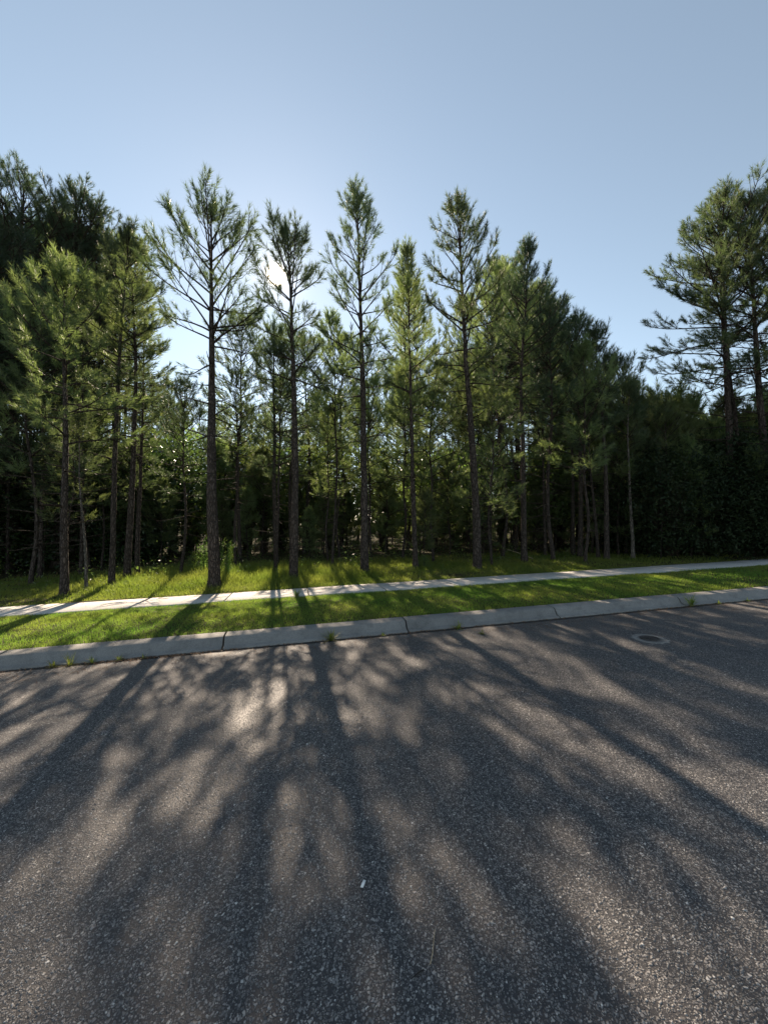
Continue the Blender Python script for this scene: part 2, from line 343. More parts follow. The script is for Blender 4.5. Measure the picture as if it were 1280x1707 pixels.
def pine(seed, path, r0, z0, Rmax, mats=('bark', 'needle'), whorl=.42, nb=(3, 5), asc=(5, 62), shape=.75, dens=1.0, n_need=48, nl=.15, wd=.010, dead=.25, sides=9, split=False, jit=(.55, 1.12), bare=(.18, .3)):
    """path (n,3) of the trunk from its foot (local), crown from height z0, reach Rmax -> trunk, limbs, needles meshes"""
    rng = np.random.default_rng(seed); path = np.asarray(path, float); H = path[-1, 2]
    zz = np.linspace(0, H, 22); ax = np.stack([np.interp(zz, path[:, 2], path[:, 0]), np.interp(zz, path[:, 2], path[:, 1]), zz], -1)
    for c_ in (0, 1):
        ax[:, c_] = np.convolve(np.pad(ax[:, c_], 2, mode='edge'), np.ones(5) / 5, 'valid')
    ax[1:, :2] += rng.normal(size=(21, 2)).cumsum(0) * .008 * H / 10
    ax[:, :2] -= ax[0, :2]
    rr = r0 * (1 - zz / H * .93) ** .9; rr[0] *= 1.35; rr = np.maximum(rr, .006)
    tz = np.concatenate([[0, .08, .25], zz[1:]]); tz = np.unique(np.clip(tz, 0, H))
    tp = np.stack([np.interp(tz, zz, ax[:, 0]), np.interp(tz, zz, ax[:, 1]), tz - .12 * (tz == 0)], -1); tr = np.interp(tz, zz, r0 * (1 - zz / H * .93) ** .9); tr *= 1 + .35 * np.exp(-tz / .12)
    tr = np.maximum(tr * (1 + rng.normal(size=len(tr)) * .03), .005)
    mt = MB(); tubes(mt, tp[None], tr[None], sides)
    def at(z): return np.array([np.interp(z, zz, ax[:, 0]), np.interp(z, zz, ax[:, 1]), z])
    ml = MB(); mn = MB(); P6, R6 = [], []; P3, R3 = [], []; sb, sd_, sl_ = [], [], []
    z = max(.8, z0 - dead * H); az0 = rng.uniform(0, 6.28)
    while z < H - .12:
        u = (z - z0) / (H - z0); n = rng.integers(nb[0], nb[1] + 1)
        for b in range(n):
            az0 += 2.4 + rng.normal() * .35; live = u >= rng.uniform(-.06, .03)
            uu = max(u, 0)
            prof_ = (1 - uu) ** shape * (.7 + .3 * min(1, uu * 4 + .2))
            el = rad(asc[0] + (asc[1] - asc[0]) * uu ** .8 + rng.normal() * 9)
            Lb = max(.30, Rmax * prof_ * rng.uniform(*jit) / max(.45, math.cos(el + .2))) * (1 if live else rng.uniform(.3, .8))
            Lb = min(Lb, (H - z + .12) / max(.3, math.sin(min(el + .4, 1.4))))
            k = 7; tt = np.linspace(0, 1, k); up = rng.uniform(.1, .55) * (1 - .4 * uu)
            sag = -.25 * (1 - uu) * np.sin(tt * np.pi)
            ele = el + sag + up * tt ** 1.5; azs = az0 + rng.normal() * .25 * tt
            dv = np.stack([np.cos(ele) * np.cos(azs), np.cos(ele) * np.sin(azs), np.sin(ele)], -1)
            pts = np.concatenate([[at(z + rng.normal() * .06)], np.zeros((k - 1, 3))]); pts[1:] = pts[0] + np.cumsum(dv[:-1] * Lb / (k - 1), 0)
            rb = min(np.interp(z, zz, rr) * .3, .012) + .003 + .0045 * Lb
            P6.append(pts); R6.append(rb * (1 - .8 * tt) + .002)
            if not live: continue
            tau = rng.uniform(*bare) if Lb > .6 else .45; side = rng.choice([-1, 1])
            while tau < .97:
                i = tau * (k - 1); i0 = min(int(i), k - 2); p = pts[i0] + (pts[i0 + 1] - pts[i0]) * (i - i0); d = dv[i0]
                hor = np.array([-math.sin(az0), math.cos(az0), 0]) * side
                td = nrm(d * rng.uniform(.6, 1.1) + hor * rng.uniform(.35, .95) + np.array([0, 0, rng.uniform(-.1, .55)]) + rng.normal(size=3) * .12)
                tl = (Lb * (1 - tau) * .5 + .10) * rng.uniform(.6, 1.2); tl = min(tl, .85)
                td2 = nrm(td + np.array([0, 0, rng.uniform(.1, .7)]))
                q = np.stack([p, p + td * tl * .5, p + td * tl * .5 + td2 * tl * .5]); P3.append(q); R3.append(np.array([.007, .005, .003]) * (.7 + .3 * Lb))
                sb.append(q[2] - td2 * .1); sd_.append(td2); sl_.append(rng.uniform(.20, .36))
                if tl > .38 and rng.random() < .75 * dens:
                    for _ in range(1 + (tl > .6)):
                        d3 = nrm(td + rng.normal(size=3) * .55 + np.array([0, 0, .35])); sb.append(q[1] + (q[2] - q[1]) * rng.uniform(-.3, .7)); sd_.append(d3); sl_.append(rng.uniform(.24, .4))
                side = -side; tau += rng.uniform(.10, .2) / max(Lb, .5) * .95 / dens
            sb.append(pts[-1] - dv[-1] * .15); sd_.append(nrm(dv[-1] + np.array([0, 0, .25]))); sl_.append(rng.uniform(.3, .45))
            for _ in range(2):
                d3 = nrm(dv[-1] + rng.normal(size=3) * .45 + np.array([0, 0, .2])); sb.append(pts[-1] - dv[-1] * rng.uniform(.1, .3)); sd_.append(d3); sl_.append(rng.uniform(.2, .35))
        z += whorl * rng.uniform(.7, 1.3) * (1 - .35 * max(u, 0))
    top = at(H)
    for j in range(6):
        d3 = nrm(np.array([0, 0, 1.]) + rng.normal(size=3) * (.12 if j == 0 else .3)); sb.append(top - np.array([0, 0, .06 * j])); sd_.append(d3); sl_.append(.45 if j == 0 else .3)
    limbs = []
    for P_, R_ in (zip(P6, R6) if split else ()):
        if np.linalg.norm(P_[-1] - P_[0]) > .65:
            b_ = MB(); tubes(b_, P_[None], R_[None], 5); limbs.append(b_.mesh('pine_limb', M['twig'], True))
    rest = [i for i in range(len(P6)) if not split or np.linalg.norm(P6[i][-1] - P6[i][0]) <= .65]
    if rest: tubes(ml, np.array(P6)[rest], np.array(R6)[rest], 5)
    if P3: tubes(ml, np.array(P3), np.array(R3), 3)
    sb, sd_, sl_ = np.array(sb), np.array(sd_), np.array(sl_)
    needles(mn, sb, sd_, sl_, rng, n_need, nl, wd)
    nm = 'pine'
    return mt.mesh(nm + '_trunk', M[mats[0]], True), limbs, ml.mesh(nm + '_limbs', M['twig'], True), mn.mesh(nm + '_needles', M[mats[1]])

def plant_tree(name, meshes, loc, label, cat, group=None, rz=0.0, sc=1.0, names=('trunk', 'limb', 'twigs', 'crown')):
    e = empty(name, loc, rz); e.scale = (sc, sc, sc) if np.isscalar(sc) else sc
    for nm, me in zip(names, meshes):
        for x in (me if isinstance(me, list) else [me]):
            o = link(nm, x, e)
            if nm in ('twigs', 'stems', 'leaves'): o['kind'] = 'stuff'
    return tag(e, label, cat, group)

ROW = 'pines along the edge of the wood'
# pixels of the trunk from foot to tip, foot depth h, trunk width px, crown base py, crown reach px, options, label
def row_tree(seed, pts, wpx, cb, reach, label, back=None, name='pine_tree', **kw):
    px, py = pts[0]
    if back is None: p = gp(px, py, .09)
    else:                                    # foot hidden: stands at distance `back`
        x = (px - 640) / F * back; p = np.array([x, back, zg(x, back)])
    Y = p[1]; p[2] = zg(p[0], p[1])
    loc = []
    for i, (a, b) in enumerate(pts):
        r = ray(a, b); k = Y / r[1]; q = np.array([0, 0, CH]) + k * r
        loc.append((q[0] - p[0], 0.0, q[2] - p[2] if i else 0.0))
    loc = np.array(loc); loc[0] = 0
    lean = np.random.default_rng(seed + 900).normal() * .02
    loc[:, 1] = loc[:, 2] * lean
    zc = (HZ - cb) / F * Y + CH - p[2]
    ms = pine(seed, loc, wpx / F * Y / 2, zc, reach / F * Y, split=wpx >= 10, **{**dict(jit=(.42, 1.2), bare=(.3, .46), whorl=.41), **kw})
    return plant_tree(name, ms, p, label, 'pine', ROW)
A = ('bark', 'needle'); Dk = ('bark', 'needle_dark'); Yg = ('bark', 'needle_young')
row_tree(11, [(107, 993), (103, 880), (104, 700), (101, 560), (99, 455)], 13, 740, 100, 'yellowish full pine at far left, its foot beside the path', mats=Yg, dens=1.0)
row_tree(12, [(186, 978), (186, 800), (190, 600), (205, 380)], 10, 640, 70, 'slim pine just right of the yellowish full pine, straight grey trunk', mats=A)
row_tree(13, [(212, 968), (219, 860), (229, 740), (233, 600), (228, 420)], 11, 620, 60, 'leaning slim pine, front one of two close trunks in tall grass', mats=Yg)
row_tree(14, [(229, 962), (231, 850), (236, 700), (238, 560)], 8, 660, 45, 'thin straight pine close behind the leaning slim pine', mats=A)
row_tree(415, [(357, 982), (352, 850), (347, 640), (344, 500), (338, 335)], 20, 600, 118, 'tall airy pine with thick dark trunk among the pale fennel', mats=A, asc=(8, 64), shape=.5, dens=.95, whorl=.44, jit=(.6, 1.05), n_need=48, sides=14)
row_tree(216, [(489, 968), (490, 780), (486, 560), (478, 385)], 15, 640, 72, 'pine with the sun glaring beside its narrow brushy top', mats=A, asc=(8, 64), shape=.5, dens=1.0, n_need=48, sides=12)
row_tree(17, [(460, 946), (457, 760), (456, 545)], 9, 640, 44, 'thin short pine just left of the pine by the sun', mats=A)
row_tree(18, [(608, 957), (605, 800), (601, 620), (597, 480), (592, 318)], 14, 650, 74, 'tall spire-topped pine in the middle of the row, slim grey trunk', mats=A, asc=(8, 64), shape=.7, dens=.8, n_need=48, sides=12)
row_tree(19, [(693, 950), (688, 850), (684, 700), (680, 420)], 9, 690, 52, 'slim pine rising from a clump of thin bare stems', mats=Yg)
row_tree(20, [(796, 950), (790, 780), (783, 680), (775, 560), (764, 345)], 15, 640, 84, 'tall pine with curving trunk and broad open twin-tufted top', mats=A, asc=(6, 66), shape=.6, dens=.85, n_need=48, sides=12)
row_tree(21, [(838, 905), (836, 740), (832, 600), (826, 440)], 15, 660, 80, 'thick-trunked dark pine set back right of the curving pine', mats=Dk)
row_tree(22, [(874, 938), (870, 760), (864, 640), (876, 420)], 10, 690, 74, 'dark slim pine with bushy crown bending out to the right', mats=Dk, dens=1.1)
row_tree(23, [(967, 929), (963, 760), (957, 640), (950, 540)], 9, 740, 58, 'dark pine with low crown, front one of a close pair', mats=Dk, dens=1.1)
row_tree(24, [(955, 926), (954, 780), (951, 600)], 7, 760, 40, 'thin dark pine standing close behind its twin', mats=Dk)
row_tree(25, [(1011, 934), (1008, 800), (1000, 680), (987, 560)], 9, 720, 46, 'slim leaning pine left of the black evergreen thicket', mats=A)
row_tree(26, [(997, 931), (986, 800), (978, 690)], 6, 780, 30, 'thin leaning pine sapling beside the slim leaning pine', mats=A)
row_tree(27, [(1055, 932), (1050, 840), (1046, 740), (1050, 650)], 6, 760, 34, 'spindly pale-stemmed pine in front of the black thicket', mats=('bark_pale', 'needle'))
row_tree(28, [(1222, 915), (1211, 735), (1199, 600), (1190, 480), (1183, 352)], 14, 650, 120, 'tall open pine over the thicket with long low limbs', back=12.5, mats=A, asc=(2, 62), shape=.5, dens=1.25, sides=12)
row_tree(29, [(1243, 915), (1224, 700), (1207, 580), (1202, 375)], 9, 600, 70, 'thin pine rising close behind the tall open pine', back=13.2, mats=A)
row_tree(30, [(1288, 915), (1268, 720), (1250, 560), (1237, 350)], 14, 640, 92, 'tall dense pine right of the open pine, leaning towards it', back=12.0, mats=A, dens=1.3, shape=.5)
row_tree(31, [(1318, 915), (1295, 700), (1283, 520), (1278, 362)], 13, 660, 90, 'tall pine cut by the photo edge beyond the dense pine', back=12.6, mats=Dk, dens=1.1)
row_tree(32, [(18, 962), (22, 760), (32, 500), (42, 312)], 22, 700, 150, 'tallest dark pine at far left with thick black trunk', back=13.5, mats=Dk, asc=(0, 50), shape=.5, dens=.85, n_need=48)
row_tree(33, [(97, 968), (103, 760), (112, 520), (122, 318)], 17, 640, 105, 'tall dark pine behind the yellowish full pine', back=14.0, mats=Dk, asc=(2, 52), shape=.5, dens=.85, n_need=48)
row_tree(34, [(142, 960), (150, 700), (158, 500), (162, 362)], 13, 620, 80, 'dark pine standing between the tallest pines and the slim pine', back=14.8, mats=Dk, shape=.55, dens=.85, n_need=48)
row_tree(35, [(-60, 985), (-62, 760), (-55, 520), (-45, 350)], 18, 700, 130, 'dark pine mostly beyond the photo edge with boughs reaching in', back=11.0, mats=Dk, shape=.55, dens=.85, n_need=48)
row_tree(36, [(144, 985), (141, 900), (132, 820), (129, 700)], 5, 800, 30, 'crooked leaning pale sapling right of the yellowish full pine', mats=('bark_pale', 'needle'), n_need=30)
row_tree(37, [(1400, 930), (1396, 720), (1392, 520), (1390, 360)], 14, 640, 90, 'tall pine beyond the right edge of the photo', back=12.5, mats=A)

ANCH = [(-60, 'the pine at the photo edge'), (20, 'the tallest dark pine'), (104, 'the yellowish full pine'), (187, 'the slim grey pine'), (232, 'the leaning slim pine'), (350, 'the fennel pine'), (457, 'the thin short pine'), (488, 'the pine by the sun'), (605, 'the spire-topped pine'), (688, 'the bare stem clump'), (787, 'the curving pine'), (835, 'the thick dark pine'), (869, 'the bending bushy pine'), (962, 'the close pair'), (1008, 'the slim leaning pine'), (1050, 'the spindly pale pine'), (1200, 'the tall open pine'), (1270, 'the tall dense pine')]
def where(p):
    px = 640 + p[0] / p[1] * F; a = min(ANCH, key=lambda q: abs(q[0] - px)); t = st(p)[1]
    d = 'close behind' if t < 13 else 'behind' if t < 18 else 'well behind' if t < 26 else 'far behind'
    return d + ' and ' + ('left' if px < a[0] else 'right') + ' of ' + a[1]
# --- deeper pines: a few kinds, copied
def straight(H, rng, k=.02):
    z = np.linspace(0, H, 6); o = rng.normal(size=(6, 2)) * k * H; o[0] = 0
    return np.stack([o[:, 0], o[:, 1], z], -1)
KINDS = []
for i in range(8):
    r = np.random.default_rng(300 + i); mt_ = [A, Dk, Yg, A, Yg, A, Dk, Yg][i]
    KINDS.append(pine(300 + i, straight(10, r, .012), [.075, .09, .062, .07, .058, .085, .10, .065][i], [4.6, 4.2, 5.2, 4.0, 4.4, 5.6, 5, 3.4][i], [1.7, 1.9, 1.5, 1.6, 1.4, 1.8, 2.0, 1.5][i], mats=mt_, n_need=26, wd=.016, nl=.17, dens=.75, sides=7, jit=(.4, 1.2), bare=(.25, .4)))
YOUNG = []
for i in range(4):
    r = np.random.default_rng(340 + i)
    YOUNG.append(pine(340 + i, straight(4, r, .012), .035, .7, .85, mats=Yg, whorl=.34, n_need=36, wd=.015, nl=.19, dens=1.0, sides=6, dead=.1))
MID = []
for i in range(5):
    r = np.random.default_rng(360 + i)
    MID.append(pine(360 + i, straight(6, r, .014), .045, [2.0, 1.7, 2.4, 1.9, 2.2][i], [1.15, 1.3, 1.0, 1.25, 1.1][i], mats=(A, Yg, Yg, A, Yg)[i], whorl=.42, n_need=32, wd=.013, nl=.16, dens=.8, sides=7, jit=(.4, 1.2), bare=(.25, .4)))
